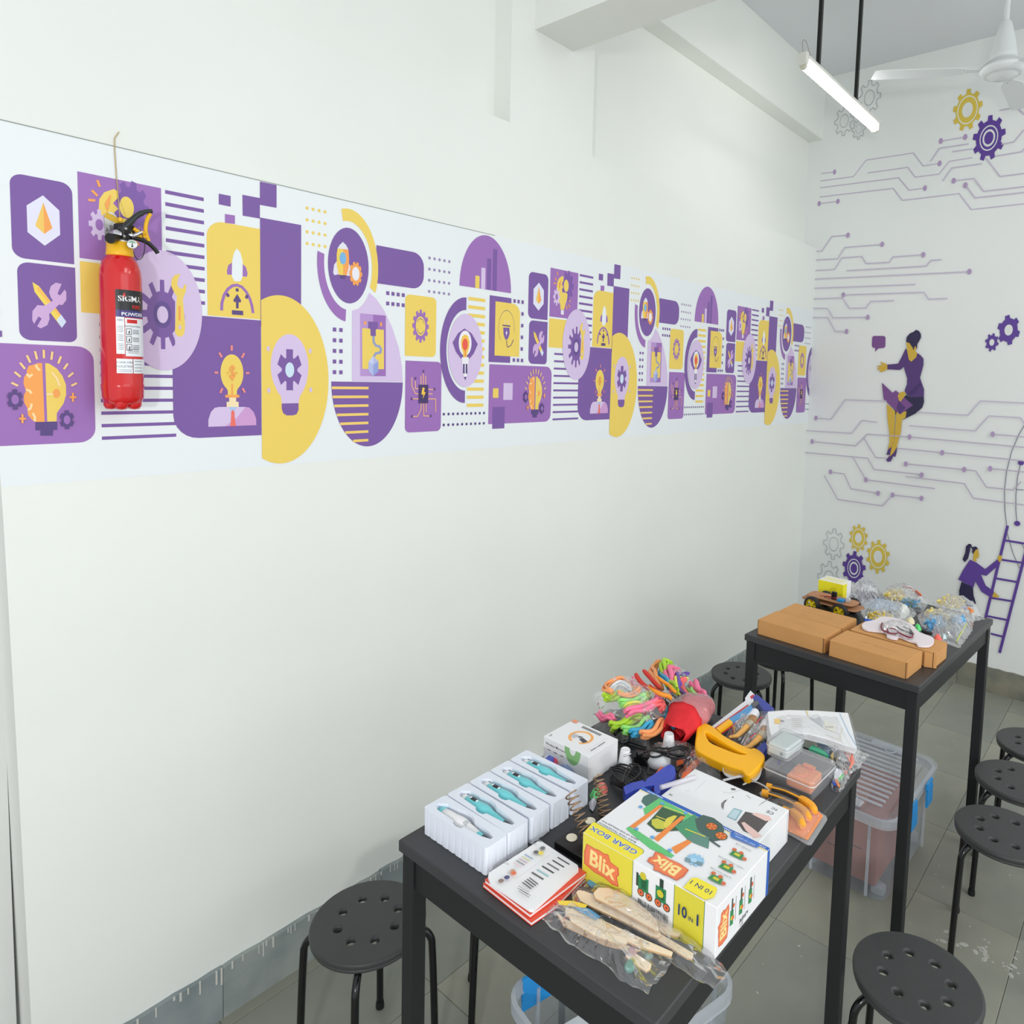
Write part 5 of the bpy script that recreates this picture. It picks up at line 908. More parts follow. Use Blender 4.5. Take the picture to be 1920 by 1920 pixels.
bag('clear crumpled bag of coloured cords, lower one beside the microscope box', xy('Z1', [(180, 800), (230, 960), (480, 1070), (720, 1190), (940, 1260), (960, 1100), (1150, 1000), (1180, 860), (1000, 780), (500, 740)], .01), .045, 2, TH, .010, n=90)
bag('clear bag of coloured cords behind the pliers', xy('Z1', [(960, 200), (1100, 120), (1300, 160), (1500, 330), (1680, 540), (1560, 640), (1300, 640), (1080, 480)], .03), .06, 3, TH, .010, n=90)
tag(obj('bag_twist', MB().tube([Vector((0, 0, 0)), Vector((-.004, .003, .018)), Vector((.002, 0, .040))], [.006, .003, .001], 7), film('clear_film'), None, g('Z1', [(495, 370)], .105)[0]), 'twisted clear top of the front cord bag', 'bag')
# --- pliers
PR, PO = mat('plier_red', (198, 52, 44), .35), mat('plier_orange', (240, 150, 40), .35); STL = mat('tool_steel', (120, 122, 124), .35, .8)
def pl(name, label, cat, parts, z='Z1'):
    o0 = g(z, parts[0][1][:1], parts[0][2][0] if isinstance(parts[0][2], tuple) else parts[0][2])[0]; t = thing(name, label, cat, o0)
    for nm, pts, dz, r, m in parts:
        zz_ = dz if isinstance(dz, tuple) else (dz, dz); n = len(pts); P3 = [g(z, [p], zz_[0]+(zz_[1]-zz_[0])*i/(n-1))[0]-o0 for i, p in enumerate(pts)]; P3 = catmull(P3, 5); k = len(P3)
        obj(nm, MB().tube(P3, [r*(.7+.3*min(1, min(i, k-1-i)/3)) for i in range(k)], 10), m, t)
    return t
pl('pliers', 'pliers with dark red handles sticking up beside the cord bags', 'pliers', [('handle', [(765, 295), (800, 360), (870, 440), (960, 510)], (.115, .085), .0068, PR), ('handle', [(865, 250), (930, 320), (1010, 410), (1080, 490)], (.115, .085), .0068, PR), ('jaws', [(1020, 500), (1120, 560), (1200, 600)], (.085, .07), .006, STL)])
pl('wire_cutters', 'wire cutters with red and orange handles beside the dark red pliers', 'cutters', [('handle', [(940, 455), (1020, 520), (1110, 565), (1190, 585), (1225, 620)], (.10, .085), .0062, PO), ('handle', [(1045, 335), (1110, 390), (1190, 440), (1240, 500), (1290, 540)], (.10, .08), .0052, PO), ('grip_inset', [(945, 440), (1020, 500), (1110, 545), (1190, 565)], (.105, .09), .0035, PR), ('jaws', [(1230, 540), (1290, 600), (1370, 650), (1400, 660)], (.08, .065), .0045, STL)])
# --- red cloth roll in a bag
o0 = Vector((1.555, -1.150, TH+.002)); red = mat('red_cloth', (222, 40, 48), .8, vary=.15, vscale=30, bump=.15, bscale=70)
rolls = []
for i in range(27):
    t = i/26; r = .027+.016*math.sin(PI*min(1, t*1.05)); rg = []
    for k in range(40): a = 2*PI*k/40; q = 1+.16*noise.noise(Vector((math.cos(a)*1.6, math.sin(a)*1.6, t*5)))+.05*noise.noise(Vector((math.cos(a)*5, math.sin(a)*5, t*9))); rg.append((.21*t+(.012*math.sin(3*a) if i == 0 else 0), r*q*1.25*math.cos(a)+.02*t, r*1.05+r*q*.95*math.sin(a)))
    rolls.append(rg)
cl = thing('cloth_roll', 'rolled red cloth half inside a clear bag, in the middle of the near table', 'cloth', o0, -.0)
obj('roll', MB().loft(rolls, smooth=True, cap=(False, True)), red, cl)
sp_ = [(0.008+.004*math.sin(a*2), (.004+.0034*a)*1.2*math.cos(a), .027+(.004+.0032*a)*math.sin(a)) for a in [k*.35 for k in range(20)]]
m = MB()
for p, q in zip(sp_[:-1], sp_[1:]): m.add([p, q, (q[0]+.10, q[1], q[2]), (p[0]+.10, p[1], p[2])], [(0, 1, 2, 3)], smooth=True)
obj('inner_fold', m, red, cl)
fr = [[(p[0]+.0*i, p[1]*1.06, max(.001, p[2]*1.06)) for p in rg] for i, rg in enumerate(rolls[9:])]
obj('bag_film', MB().loft([[(x+.002*noise.noise(Vector((x*90, y*90, z*90))), y*(1+.07*noise.noise(Vector((x*60, y*70, 1)))), z*(1+.07*noise.noise(Vector((x*70, z*80, 4))))+.0) for x, y, z in rg] for rg in fr], smooth=False, cap=(False, True)), FILM2, cl)
# --- hacksaws
HY = mat('saw_yellow', (252, 184, 14), .35); hs_ = thing('hacksaw', 'hacksaw with a big yellow D-shaped handle lying on its side', 'saw', g('Z2', [(200, 950)], .03)[0])
def pr(o, name, z, pts, z0, z1, m): 
    poly = [(q.x-o.location.x, q.y-o.location.y) for q in g(z, pts, z1)]; return obj(name, MB().prism(poly, TH+z0-o.location.z, TH+z1-o.location.z), m, o)
outer = [(-160, 700), (-110, 745), (-20, 790), (110, 900), (400, 1045), (480, 1045), (575, 1110), (565, 1190), (440, 1330), (380, 1345), (330, 1290), (120, 1220), (-150, 1090), (-215, 1020), (-205, 880), (-190, 760)]
inner = [(-125, 830), (-20, 870), (120, 960), (300, 1060), (420, 1110), (300, 1120), (100, 1050), (-80, 960)]
oo = [(q.x, q.y) for q in g('Z2', outer, .042)]; ii = [(q.x, q.y) for q in g('Z2', inner, .042)]; hx, hy, hz = hs_.location
def holed(o_, i_, z0, z1):
    c = bpy.data.curves.new('s', 'CURVE'); c.dimensions = '2D'; c.fill_mode = 'BOTH'; c.extrude = (z1-z0)/2-.004; c.bevel_depth = .004; c.bevel_resolution = 2
    for l in (o_, i_):
        l = [tuple(v) for v in catmull([Vector((p[0], p[1], 0)) for p in l], 3, True)]; s = c.splines.new('POLY'); s.points.add(len(l)-1); s.use_cyclic_u = True
        for k, p in enumerate(l): s.points[k].co = (p[0], p[1], 0, 1)
    o = bpy.data.objects.new('s', c); COL.objects.link(o); dg = bpy.context.evaluated_depsgraph_get(); dg.update(); me = bpy.data.meshes.new_from_object(o.evaluated_get(dg)); bpy.data.objects.remove(o); bpy.data.curves.remove(c)
    for v in me.vertices: v.co.z += (z0+z1)/2
    return me
me = holed([(x-hx, y-hy) for x, y in oo], [(x-hx, y-hy) for x, y in ii], TH+.018-hz, TH+.042-hz); me.materials.clear(); me.materials.append(HY); obj('handle', me, None, hs_)
pr(hs_, 'frame_bar', 'Z2', [(20, 800), (170, 690), (215, 725), (60, 840)], .034, .042, HY); pr(hs_, 'frame_bar', 'Z2', [(170, 690), (450, 515), (480, 565), (215, 725)], .035, .041, mat('saw_blue', (84, 152, 206), .4)); pr(hs_, 'wing_nut', 'Z2', [(440, 500), (500, 465), (535, 500), (470, 560)], .030, .044, STL); pr(hs_, 'blade', 'Z2', [(60, 850), (470, 575), (480, 590), (80, 870)], .030, .032, mat('blade_red', (196, 60, 60), .4))
NV = mat('navy_plastic', (58, 72, 160), .4)
t = thing('small_saw', 'blue handled saw lying under the brushes beside the document bag', 'saw', g('Z2', [(600, 480)], .02)[0])
pr(t, 'handle', 'Z2', [(480, 400), (520, 405), (715, 565), (700, 600), (590, 585), (540, 520), (455, 440)], .012, .030, NV); pr(t, 'blade', 'Z2', [(540, 520), (600, 585), (420, 1180), (400, 1170)], .014, .016, STL)
t = thing('saw_handle', 'dark blue saw handle end beside the clear parts box', 'saw', g('Z2', [(560, 1020)], .01)[0]); pr(t, 'grip', 'Z2', [(500, 1040), (600, 960), (640, 1010), (580, 1110)], .002, .022, NV)
# packaging strip and two brushes
t = thing('blade_packet', 'long white and red blade packet beside the red cloth roll', 'packet', g('Z2', [(200, 600)], .03)[0]); pr(t, 'card', 'Z2', [(-60, 800), (370, 470), (365, 440), (430, 350), (480, 400), (460, 500), (0, 830)], .026, .029, mat('packet_white', (232, 232, 236), .4)); pr(t, 'red_stripe', 'Z2', [(-20, 812), (400, 515), (405, 530), (0, 826)], .029, .0295, mat('packet_red', (206, 50, 64), .4)); pr(t, 'red_mark', 'Z2', [(425, 420), (465, 395), (480, 420), (440, 455)], .029, .0295, mat('packet_red'))
WD = mat('handle_wood', (238, 180, 96), .4, vary=.15, vscale=20); BRS = mat('bristle', (196, 156, 112), .8, c2=(150, 110, 76), vscale=60, bump=.3, bscale=150)
for k, (dx, dy, lab) in enumerate(((0, 0, 'wooden handled brush in a clear sleeve, left of the pair'), (150, 130, 'wooden handled brush in a clear sleeve, right of the pair'))):
    t = thing('paint_brush', lab, 'brush', g('Z2', [(300+dx, 800+dy)], .02)[0]); o0 = t.location
    for nm, pts, rs, m in (('handle', [(170, 910), (260, 900), (330, 840), (400, 770)], [.003, .006, .0075, .009], WD), ('ferrule', [(385, 790), (430, 745)], [.0115, .012], mat('ferrule', (200, 190, 170), .3, .6)), ('bristles', [(425, 750), (455, 700), (470, 650)], [.012, .014, .010], BRS), ('paper_collar', [(440, 690), (475, 620)], [.0155, .0155], mat('packet_white'))):
        obj(nm, MB().tube([p-o0 for p in g('Z2', [(a+dx, b+dy) for a, b in pts], .026)], rs, 14), m, t)
    bag('clear sleeve around the '+('left' if k == 0 else 'right')+' wooden brush', xy('Z2', [(100+dx, 880+dy), (330+dx, 600+dy), (440+dx, 570+dy), (520+dx, 700+dy), (330+dx, 900+dy), (200+dx, 960+dy)], .02), .038, 40+k, TH+.003, .006)
    t = pl('red_tie', ('red twist tie on the left brush sleeve', 'red twist tie on the right brush sleeve')[k], 'tie', [('cord', [(500-10*k+(0 if not k else -70), 750+(180 if k else 0)), (540-70*k, 690+190*k), (575-80*k, 665+200*k)], .05, .0014, mat('packet_red'))], 'Z2')
# --- document bag
c_, pp = centred(xy('Z2', [(600, 590), (860, 570), (1200, 578), (1590, 605), (1650, 830), (1700, 1040), (1560, 1010), (1330, 930), (1100, 870), (860, 850), (640, 900), (610, 760)], .05))
db = thing('document_bag', 'zip bag of printed white sheets at the far corner of the near table', 'bag', (c_[0], c_[1], TH+.034))
for k in range(5): obj('sheet', MB().prism([(p[0]*(.985-.004*k), p[1]*(.985-.004*k)) for p in pp], .003*k, .003*k+.0018), PG, db, (.001*k, -.001*k, 0))
P = Print(lambda u, v, h: (u-c_[0], v-c_[1], .0145+h), .00004, .0001); d2 = lambda *p: xy('Z2', p, .0485)
P.poly(d2((715, 690), (790, 690), (790, 745), (720, 750)), (240, 206, 130)); P.circle(d2((810, 715))[0], .006, (160, 162, 166), 12)
for k in range(5): P.line(d2((930, 690+22*k), (1050, 690+24*k)), .0022, (206, 206, 200))
P.poly(d2((1125, 670), (1210, 690), (1260, 660), (1290, 720), (1300, 800), (1260, 760), (1180, 710)), (196, 202, 208)); P.poly(d2((1310, 710), (1450, 760), (1440, 850), (1320, 810)), (240, 238, 226)); P.text('No', d2((1380, 790))[0], .012, (110, 110, 112), -.6); P.line(d2((1100, 590), (1120, 650)), .003, (230, 210, 140)); P.line(d2((1330, 880), (1500, 940), (1530, 800)), .0016, (226, 220, 190)); P.build('printing', db)
obj('zip_film', MB().add([v for v in pillow([(x+c_[0]*0, y) for x, y in [(p[0]*1.06, p[1]*1.10) for p in pp]], .008, 9, .0025, 90)[1].v], pillow([(p[0]*1.06, p[1]*1.10) for p in pp], 0.008, 9, .0025, 90)[1].f), film('zip_film', (240, 242, 246), .03, .15, .2), db, (0, 0, .008)); obj('zip_line', MB().tube([Vector((q.x-c_[0], q.y-c_[1], .024)) for q in g('Z2', [(1500, 640), (1610, 880), (1700, 1030)], .055)], .0014, 6), mat('zip_blue', (170, 196, 226), .4), db)
# --- two clear parts boxes
c_, pp = centred(xy('Z2', [(552, 1185), (1240, 1500), (1445, 1200), (1100, 1060)], .045)); ang = math.atan2(pp[1][1]-pp[0][1], pp[1][0]-pp[0][0])
CB = film('box_plastic', (232, 234, 238), .24, .45, .2); CBR = film('box_rim', (238, 240, 244), .5, .4, .2)
def clearbox(name, label, c, z, lx, ly, h, rot):
    t = thing(name, label, 'box', (c[0], c[1], z), rot); obj('body', MB().loft([rr3(lx*.93, ly*.93, .010, 0), rr3(lx*.97, ly*.97, .010, h-.010)], smooth=True, cap=(True, False)), CB, t); obj('lid', MB().loft([rr3(lx, ly, .012, h-.012), rr3(lx, ly, .012, h-.002), rr3(lx*.97, ly*.97, .010, h), rr3(lx*.9, ly*.88, .008, h)], cap=(False, True)), CB, t)
    obj('lid_edge', MB().loft([rr3(lx*1.004, ly*1.004, .012, h-.013), rr3(lx*1.02, ly*1.02, .013, h-.011), rr3(lx*1.004, ly*1.004, .012, h-.009)], cap=(False, False)), CBR, t); return t
L1, L2 = .152, .124
cb = clearbox('parts_box', 'lidded clear box with an orange part inside, beside the yellow knives', (1.630, -1.473), TH, L1/2*.92, L2/2*1.05, .046, -.03)
P = Print(lambda u, v, h: (u, v, .0462+h), .00004, .0001)
for k in range(9): P.line([(-.05+.010*k, -.04), (-.05+.010*k, .02+.002*k)], .0006, (150, 150, 156))
P.line([(-.048, .034), (-.030, .040)], .005, (110, 116, 146)); P.build('lid_print', cb)
o = thing('orange_part', 'bright orange toothed part inside the lidded clear box', 'part', (1.612, -1.492, TH+.003)); obj('block', MB().box((0, 0, .016), (.070, .062, .030), bev=.004), mat('bright_orange', (252, 150, 76), .45), o); obj('tooth', MB().box((.028, .0, .035), (.012, .03, .008), bev=.002), mat('bright_orange'), o); obj('disc_edge', MB().lathe([(.018, .031), (.018, .036), (.014, .037)], 20, M=Mx((-.004, .008, 0))), mat('bright_orange'), o)
c_, pp = centred(xy('Z2', [(612, 900), (905, 990), (1105, 850), (870, 750)], .085)); cs = clearbox('small_parts_box', 'smaller frosted clear box standing on the larger parts box', (1.648, -1.425), TH+.0475, .046, .032, .036, -.08); obj('frosted_insert', MB().box((0, 0, .017), (.080, .052, .028), bev=.004), mat('frost_green', (214, 228, 224), .5), cs); obj('grey_dot', MB().lathe([(.004, 0), (.004, .0006)], 14, M=Mx((-.041, -.012, .014), (0, -PI/2, 0))), mat('dot_grey', (130, 136, 140), .5), cs)
# --- sticker and pen bag at the far corner
t_ = [('Z2', [(1130, 1040), (1180, 1000), (1330, 1080), (1370, 1140), (1300, 1110)], (90, 190, 150), 'green pen'), ('Z2', [(1230, 960), (1330, 970), (1420, 1080), (1390, 1130), (1300, 1040)], (120, 160, 206), 'pale blue pen'), ('Z2', [(1370, 1100), (1400, 1050), (1430, 1100), (1420, 1170)], (226, 196, 120), 'cream pen')]
for z_, pts, col, nm in t_: slabpoly(xy(z_, pts, .02), .012, .020, mat('pen_'+nm.split()[0], col, .4), 'marker_pen', nm+' in the clear bag behind the parts box', 'pen')
for k, pts in enumerate([[(1560, 1040), (1620, 1120), (1650, 1200), (1620, 1290)], [(1600, 1050), (1650, 1130), (1665, 1230)], [(1540, 1060), (1590, 1130), (1630, 1210)]]): pl('wire', ('red wire nearest the table edge in the corner bag', 'red wire, outermost in the corner bag', 'red wire, innermost in the corner bag')[k], 'wire', [('strand', pts, .025, .0028, mat('wire_salmon', (236, 140, 120), .4))], 'Z2')
for k, (pts, col, lab) in enumerate([([(1440, 1250), (1560, 1290), (1540, 1370), (1450, 1440), (1430, 1330)], (228, 232, 240), 'white sticker with a blue ring, near the table edge'), ([(1540, 1320), (1560, 1350), (1500, 1430), (1480, 1390)], (100, 214, 100), 'green sticker near the table edge'), ([(1560, 1290), (1600, 1290), (1590, 1340), (1560, 1330)], (240, 90, 80), 'red sticker near the table edge'), ([(1405, 1430), (1440, 1410), (1480, 1490), (1420, 1470)], (40, 70, 160), 'dark blue sticker at the table edge'), ([(1440, 1410), (1470, 1400), (1510, 1500), (1480, 1495)], (244, 140, 70), 'orange sticker at the table edge')]): slabpoly(xy('Z2', pts, .01), .004+.001*k, .0048+.001*k, mat('sticker_%d' % k, col, .3), 'sticker', lab, 'sticker')
bag('clear crumpled bag of pens and wires at the far corner of the near table', xy('Z2', [(1110, 960), (1400, 940), (1700, 1000), (1860, 1060), (1800, 1150), (1650, 1290), (1500, 1520), (1400, 1470), (1440, 1200), (1250, 1090)], .015), .035, 11, TH, .010, n=90)
# --- safety glasses, orange strips
GLS = film('lens', (226, 230, 236), .16, .6, .06)
t = thing('safety_glasses', 'clear plastic safety glasses behind the white box', 'glasses', g('Z2', [(300, 1330)], .02)[0]); o0 = t.location
for k, cx_ in enumerate((215, 480)):
    rim_ = [p-o0 for p in catmull(g('Z2', [(cx_+115*math.cos(a)*(1 if k == 0 else .7), (1300 if k == 0 else 1250)+95*math.sin(a)*(1 if k == 0 else 1.9)) for a in [2*PI*i/10 for i in range(10)]], .03), 3, True)]
    obj('lens', MB().add(rim_, [tuple(range(len(rim_)))]), GLS, t); obj('rim', MB().tube(rim_, .0016, 6, closed=True), film('lens_rim', (240, 240, 244), .55, .6, .1), t)
obj('temple', MB().tube([p-o0 for p in g('Z2', [(100, 1430), (260, 1390), (420, 1370), (520, 1140)], .03)], .003, 6), film('lens_rim'), t); obj('temple', MB().tube([p-o0 for p in catmull(g('Z2', [(340, 1480), (460, 1440), (600, 1500), (660, 1560)], .02), 4)], .002, 6), film('lens_rim'), t)
OS = mat('orange_strip', (238, 112, 62), .4)
for k, pts in enumerate([[(1350, 1640), (1380, 1560), (1500, 1420), (1620, 1350), (1640, 1370), (1520, 1500), (1400, 1640)], [(1000, 1600), (1100, 1480), (1200, 1370), (1215, 1385), (1120, 1500), (1030, 1600)], [(1290, 1420), (1370, 1380), (1380, 1440), (1300, 1480)]]): slabpoly(xy('Z1', pts, .012), .006, .012, OS, 'orange_strip', ('wide orange strip beside the blue glue gun', 'narrow orange strip behind the glue gun handle', 'small orange tag under the black cable')[k], 'strip')
bag('clear bag over the orange strips beside the yellow saw handle', xy('Z1', [(1330, 1640), (1330, 1380), (1500, 1180), (1590, 1300), (1720, 1290), (1850, 1480), (1900, 1600), (1700, 1600), (1560, 1520)], .012), .03, 12, TH, .010)
bag('clear bag behind the glue gun cord', xy('Z1', [(950, 1180), (1160, 1200), (1330, 1160), (1560, 1200), (1500, 1330), (1200, 1330)], .008), .02, 13, TH, .008)
# --- utility knives in a blister pack
c_, pp = centred(xy('Z5', [(1500, 820), (1690, 925), (1725, 925), (1875, 690), (1865, 660), (1790, 610), (1300, 380), (1230, 440)], .003))
kp = thing('knife_pack', 'blister pack on an orange card holding three yellow knives', 'blister pack', (c_[0], c_[1], TH+.001)); obj('blister_tray', MB().prism(pp, 0, .003), film('blister', (214, 218, 222), .3, .5, .15), kp); obj('orange_card', MB().prism([(p.x-c_[0], p.y-c_[1]) for p in g('Z5', [(1510, 800), (1690, 880), (1835, 655), (1785, 610), (1400, 480)], .005)], .003, .0045), mat('card_orange', (246, 156, 96), .5), kp)
KY, KB = mat('knife_yellow', (246, 170, 44), .35), mat('knife_grey', (84, 80, 76), .5)
for k, (pts, n_) in enumerate([([(1300, 375), (1350, 390), (1480, 425), (1620, 490), (1720, 560), (1755, 620)], 0), ([(1255, 435), (1320, 450), (1440, 490), (1570, 550), (1660, 620), (1700, 690)], 1), ([(1400, 560), (1460, 575), (1540, 610), (1610, 680), (1640, 760)], 2)]):
    t = thing('utility_knife', 'yellow and grey utility knife, '+('farthest from the white box in the pack', 'in the middle of the pack', 'nearest the white box in the pack')[k], 'knife', g('Z5', pts[2:3], .012)[0], 0, 'knives in the blister pack'); o0 = t.location; n = len(pts)
    obj('body', MB().tube([p-o0 for p in catmull(g('Z5', pts[:-2], .014), 4)], .0075, 8), KB, t); obj('yellow_end', MB().tube([p-o0 for p in catmull(g('Z5', pts[-3:], .014), 4)], [.0075, .0095, .0105, .0105, .0105, .010, .0100, .009, .006], 10), KY, t); obj('yellow_tip', MB().tube([p-o0 for p in g('Z5', pts[:2], .015)], .0085, 8), KY, t) if k < 2 else None
    obj('yellow_stripe', MB().tube([p-o0 for p in catmull(g('Z5', [(a-4, b-6) for a, b in pts[1:-1]], .021), 4)], .0022, 6), KY, t)
obj('blister_cover', MB().add([(v[0], v[1], v[2]) for v in pillow([(p[0]*.86, p[1]*.80) for p in pp], .020, 15, .003, 60)[1].v], pillow([(p[0]*.86, p[1]*.80) for p in pp], .020, 15, .003, 60)[1].f), FILM, kp, (-.004, .004, .004))
# --- glue gun
GB = mat('gun_blue', (62, 82, 190), .32); t = thing('glue_gun', 'blue hot glue gun lying between the kit box and black cables', 'glue gun', g('Z1', [(1000, 1640)], .02)[0]); o0 = t.location
pr(t, 'body', 'Z1', [(610, 1750), (690, 1705), (880, 1660), (980, 1605), (1110, 1515), (1180, 1470), (1225, 1462), (1270, 1500), (1285, 1580), (1250, 1650), (1160, 1700), (1090, 1760), (1085, 1830), (1040, 1850), (1000, 1790), (1010, 1730), (930, 1740), (760, 1790), (640, 1850)], .003, .030, GB)
pr(t, 'trigger', 'Z1', [(925, 1735), (1010, 1700), (1030, 1730), (990, 1770)], .008, .024, mat('trigger_red', (140, 40, 44), .4)); obj('nozzle', MB().tube([p-o0 for p in g('Z1', [(1040, 1840), (1062, 1870)], .018)], [.010, .004], 10), BP, t)
obj('cable_boot', MB().tube([p-o0 for p in g('Z1', [(1270, 1550), (1330, 1500), (1370, 1480)], .018)], [.006, .0052, .004], 10), BP, t)
tag(obj('glue_stick', MB().tube([p-g('Z1', [(1090, 1760)], .079)[0] for p in g('Z1', [(1090, 1760), (1530, 1625)], .079)], .0052, 12), film('glue', (226, 222, 232), .5, .3, .3), None, g('Z1', [(1090, 1760)], .079)[0]), 'translucent glue stick reaching from the glue gun over the white box', 'glue stick')
# --- black cables, plug
CBK = mat('cable_black', (26, 26, 28), .35)
def cable(label, groups, r=.0024):
    t = thing('power_cable', label, 'cable', g('Z1', groups[0][0][:1], groups[0][1])[0]); o0 = t.location
    for pts, dz in groups: obj('cable_run', MB().tube([p-o0 for p in catmull(g('Z1', pts, dz), 6)], r, 8), CBK, t)
    return t
ca = cable('black cable folded in a tied bundle, with a two pin plug', [([(880, 1310), (960, 1280), (1100, 1310), (1250, 1340), (1400, 1370), (1465, 1310), (1440, 1250), (1320, 1230), (1180, 1260), (1000, 1250), (940, 1300), (960, 1360), (1060, 1360), (1180, 1300), (1300, 1250), (1420, 1270), (1455, 1330), (1380, 1380), (1250, 1380), (1100, 1330)], .034), ([(1180, 1290), (1320, 1260), (1400, 1300), (1370, 1340), (1240, 1330), (1080, 1290), (960, 1270)], .040), ([(1370, 1480), (1405, 1440), (1415, 1390), (1380, 1340)], .026)], .0026)
o0 = ca.location; obj('plug', MB().tube([p-o0 for p in g('Z1', [(700, 1330), (780, 1340)], .030)], [.010, .011], 4, smooth=False).tube([p-o0 for p in g('Z1', [(780, 1335), (860, 1315)], .032)], [.007, .004], 10), BP, ca); obj('plug_pin', MB().tube([p-o0 for p in g('Z1', [(705, 1325), (615, 1360)], .034)], .0018, 8), CHR, ca); obj('cable_tie', MB().tube([p-o0 for p in g('Z1', [(1170, 1240), (1190, 1360)], .044)], .0022, 6), BP, ca)
cable('tangled thin black cable coil beside the glue gun', [([(440+210+200*math.cos(a)*(1+.15*math.sin(3*a+k)), 1610+150*math.sin(a+.25*k)*(1-.12*math.cos(2*a+k))+14*k) for a in [2*PI*i/9 for i in range(10)]], .006+.0045*k) for k in range(5)]+[([(600, 1700), (640, 1560), (700, 1460), (800, 1470), (830, 1560), (760, 1640), (660, 1700)], .032), ([(620, 1680), (700, 1540), (760, 1480), (840, 1520), (900, 1620), (880, 1680)], .030), ([(880, 1400), (930, 1480), (920, 1580), (980, 1590)], .02)], .0021)
cable('black cable bundle behind the white conical cap', [([(500, 1080), (560, 1020), (640, 1020), (690, 1080), (680, 1140), (620, 1180), (560, 1170), (520, 1120)], .02), ([(490, 1070), (540, 1010), (620, 1005), (670, 1060)], .026), ([(560, 1170), (700, 1210), (850, 1260), (930, 1290)], .012), ([(620, 1150), (760, 1190), (900, 1250)], .016)], .0036)
tag(obj('power_adapter', MB().box((0, 0, .013), (.030, .042, .026), bev=.003), BP, None, g('Z1', [(850, 1440)], 0)[0], .5), 'small black power adapter block beside the cable coil', 'adapter')
# --- white conical caps
WPL = mat('cap_white', (232, 234, 236), .4)
tag(obj('white_cone', MB().lathe([(.0195, 0), (.0175, .004), (.0125, .038), (.0110, .0405), (.010, .039)], 28), WPL, None, g('Z1', [(630, 1460)], 0)[0]), 'white plastic cone beside the microscope box', 'cone')
q = g('Z1', [(1060, 1440)], .006)[0]; t = thing('cone_stand', 'white round base carrying a white conical cap, behind the cable bundle', 'stand', (q.x, q.y, TH)); obj('base', MB().lathe([(.026, 0), (.031, .006), (.030, .018), (.022, .028), (.010, .032)], 32), WPL, t)
q = g('Z1', [(1190, 1250)], 0)[0]; tag(obj('white_cone', MB().lathe([(.019, 0), (.0165, .004), (.0125, .036), (.011, .0385), (.010, .037)], 28), WPL, None, (q.x, q.y, TH+.002)), 'white plastic cone standing behind the black cable bundle', 'cone')
# --- bags of wooden pieces
W1_ = mat('balsa', (246, 226, 196), .6, vary=.08, vscale=12); W2_ = mat('ply_edge', (206, 166, 120), .6)
wood = [('Z7', .010, [(110, 610), (125, 582), (190, 590), (400, 680), (700, 880), (945, 1000), (960, 1030), (930, 1060), (850, 1035), (600, 905), (300, 765), (150, 690)], 'long pointed wooden blade in the upper bag'), ('Z7', .018, [(282, 610), (330, 556), (430, 560), (570, 612), (710, 700), (840, 800), (915, 890), (938, 1000), (900, 985), (700, 870), (450, 735), (300, 660)], 'broad rounded wooden wing on top of the upper bag'),
        ('Z7', .006, [(900, 1030), (960, 1022), (1282, 1215), (1270, 1272), (1220, 1262), (930, 1085)], 'straight wooden handle below the broad wing'), ('Z7', .007, [(850, 830), (1000, 895), (1100, 955), (1160, 1020), (1120, 1045), (1000, 1022), (940, 990), (900, 900)], 'pointed wooden leaf against the kit box'),
        ('Z7', .012, [(0, 755), (60, 765), (400, 895), (800, 1080), (1075, 1200), (1060, 1245), (750, 1150), (520, 1055), (300, 950), (0, 830)], 'flat wooden slat crossing the lower bag'), ('Z7', .016, [(40, 850), (140, 880), (400, 1000), (600, 1060), (622, 1100), (600, 1130), (520, 1120), (300, 1040), (60, 900)], 'rounded wooden stick on the lower bag'),
        ('Z7', .005, [(-90, 800), (0, 870), (300, 1010), (560, 1110), (750, 1178), (700, 1195), (400, 1125), (-20, 930)], 'bow shaped wooden piece in the lower bag'), ('Z7', .004, [(600, 1235), (700, 1210), (862, 1320), (850, 1370), (810, 1396), (640, 1285)], 'short wooden stick end in the lower bag')]
for z_, dz, pts, lab in wood:
    o = slabpoly([(q[0], q[1]) for q in xy(z_, pts, dz+.003)], dz, dz+.0032, None, 'wooden_piece', lab, 'wooden piece', mats=[W1_, W2_], mi_side=1)
P = None
BC, YC = mat('header_blue', (92, 160, 206), .4), mat('header_yellow', (244, 214, 76), .4)
for k, (pts, m_, lab, dz) in enumerate([([(215, 510), (290, 430), (360, 440), (480, 500), (620, 590), (560, 600), (380, 545), (260, 555)], BC, 'blue card edge in the upper bag of wooden pieces', .004), ([(380, 540), (600, 600), (690, 645), (640, 680), (560, 620), (400, 560)], YC, 'yellow card edge in the upper bag of wooden pieces', .005), ([(-80, 690), (60, 690), (220, 730), (200, 762), (-60, 725)], YC, 'yellow card edge in the lower bag of wooden pieces', .018), ([(60, 735), (240, 770), (350, 850), (300, 880), (150, 800)], BC, 'blue card edge in the lower bag of wooden pieces', .0175)]): slabpoly(xy('Z7', pts, dz), dz, dz+.0008, m_, 'card_edge', lab, 'card')
for k, (px_, lab) in enumerate((((660, 1220), 'dull red plastic bit in the lower bag'), ((830, 1230), 'teal plastic motor bit in the lower bag'), ((640, 1360), 'small teal plastic bit in the lower bag'))):
    q = g('Z7', [px_], .004)[0]; tag(obj('plastic_bit', MB().lathe([(.008, 0), (.0095, .004), (.006, .008)], 12).box((.008, .003, .004), (.012, .008, .006)), mat('bit_%d' % k, ((190, 150, 156), (96, 136, 128), (70, 140, 120))[k], .4), None, (q.x, q.y, TH+.002)), lab, 'plastic bit')
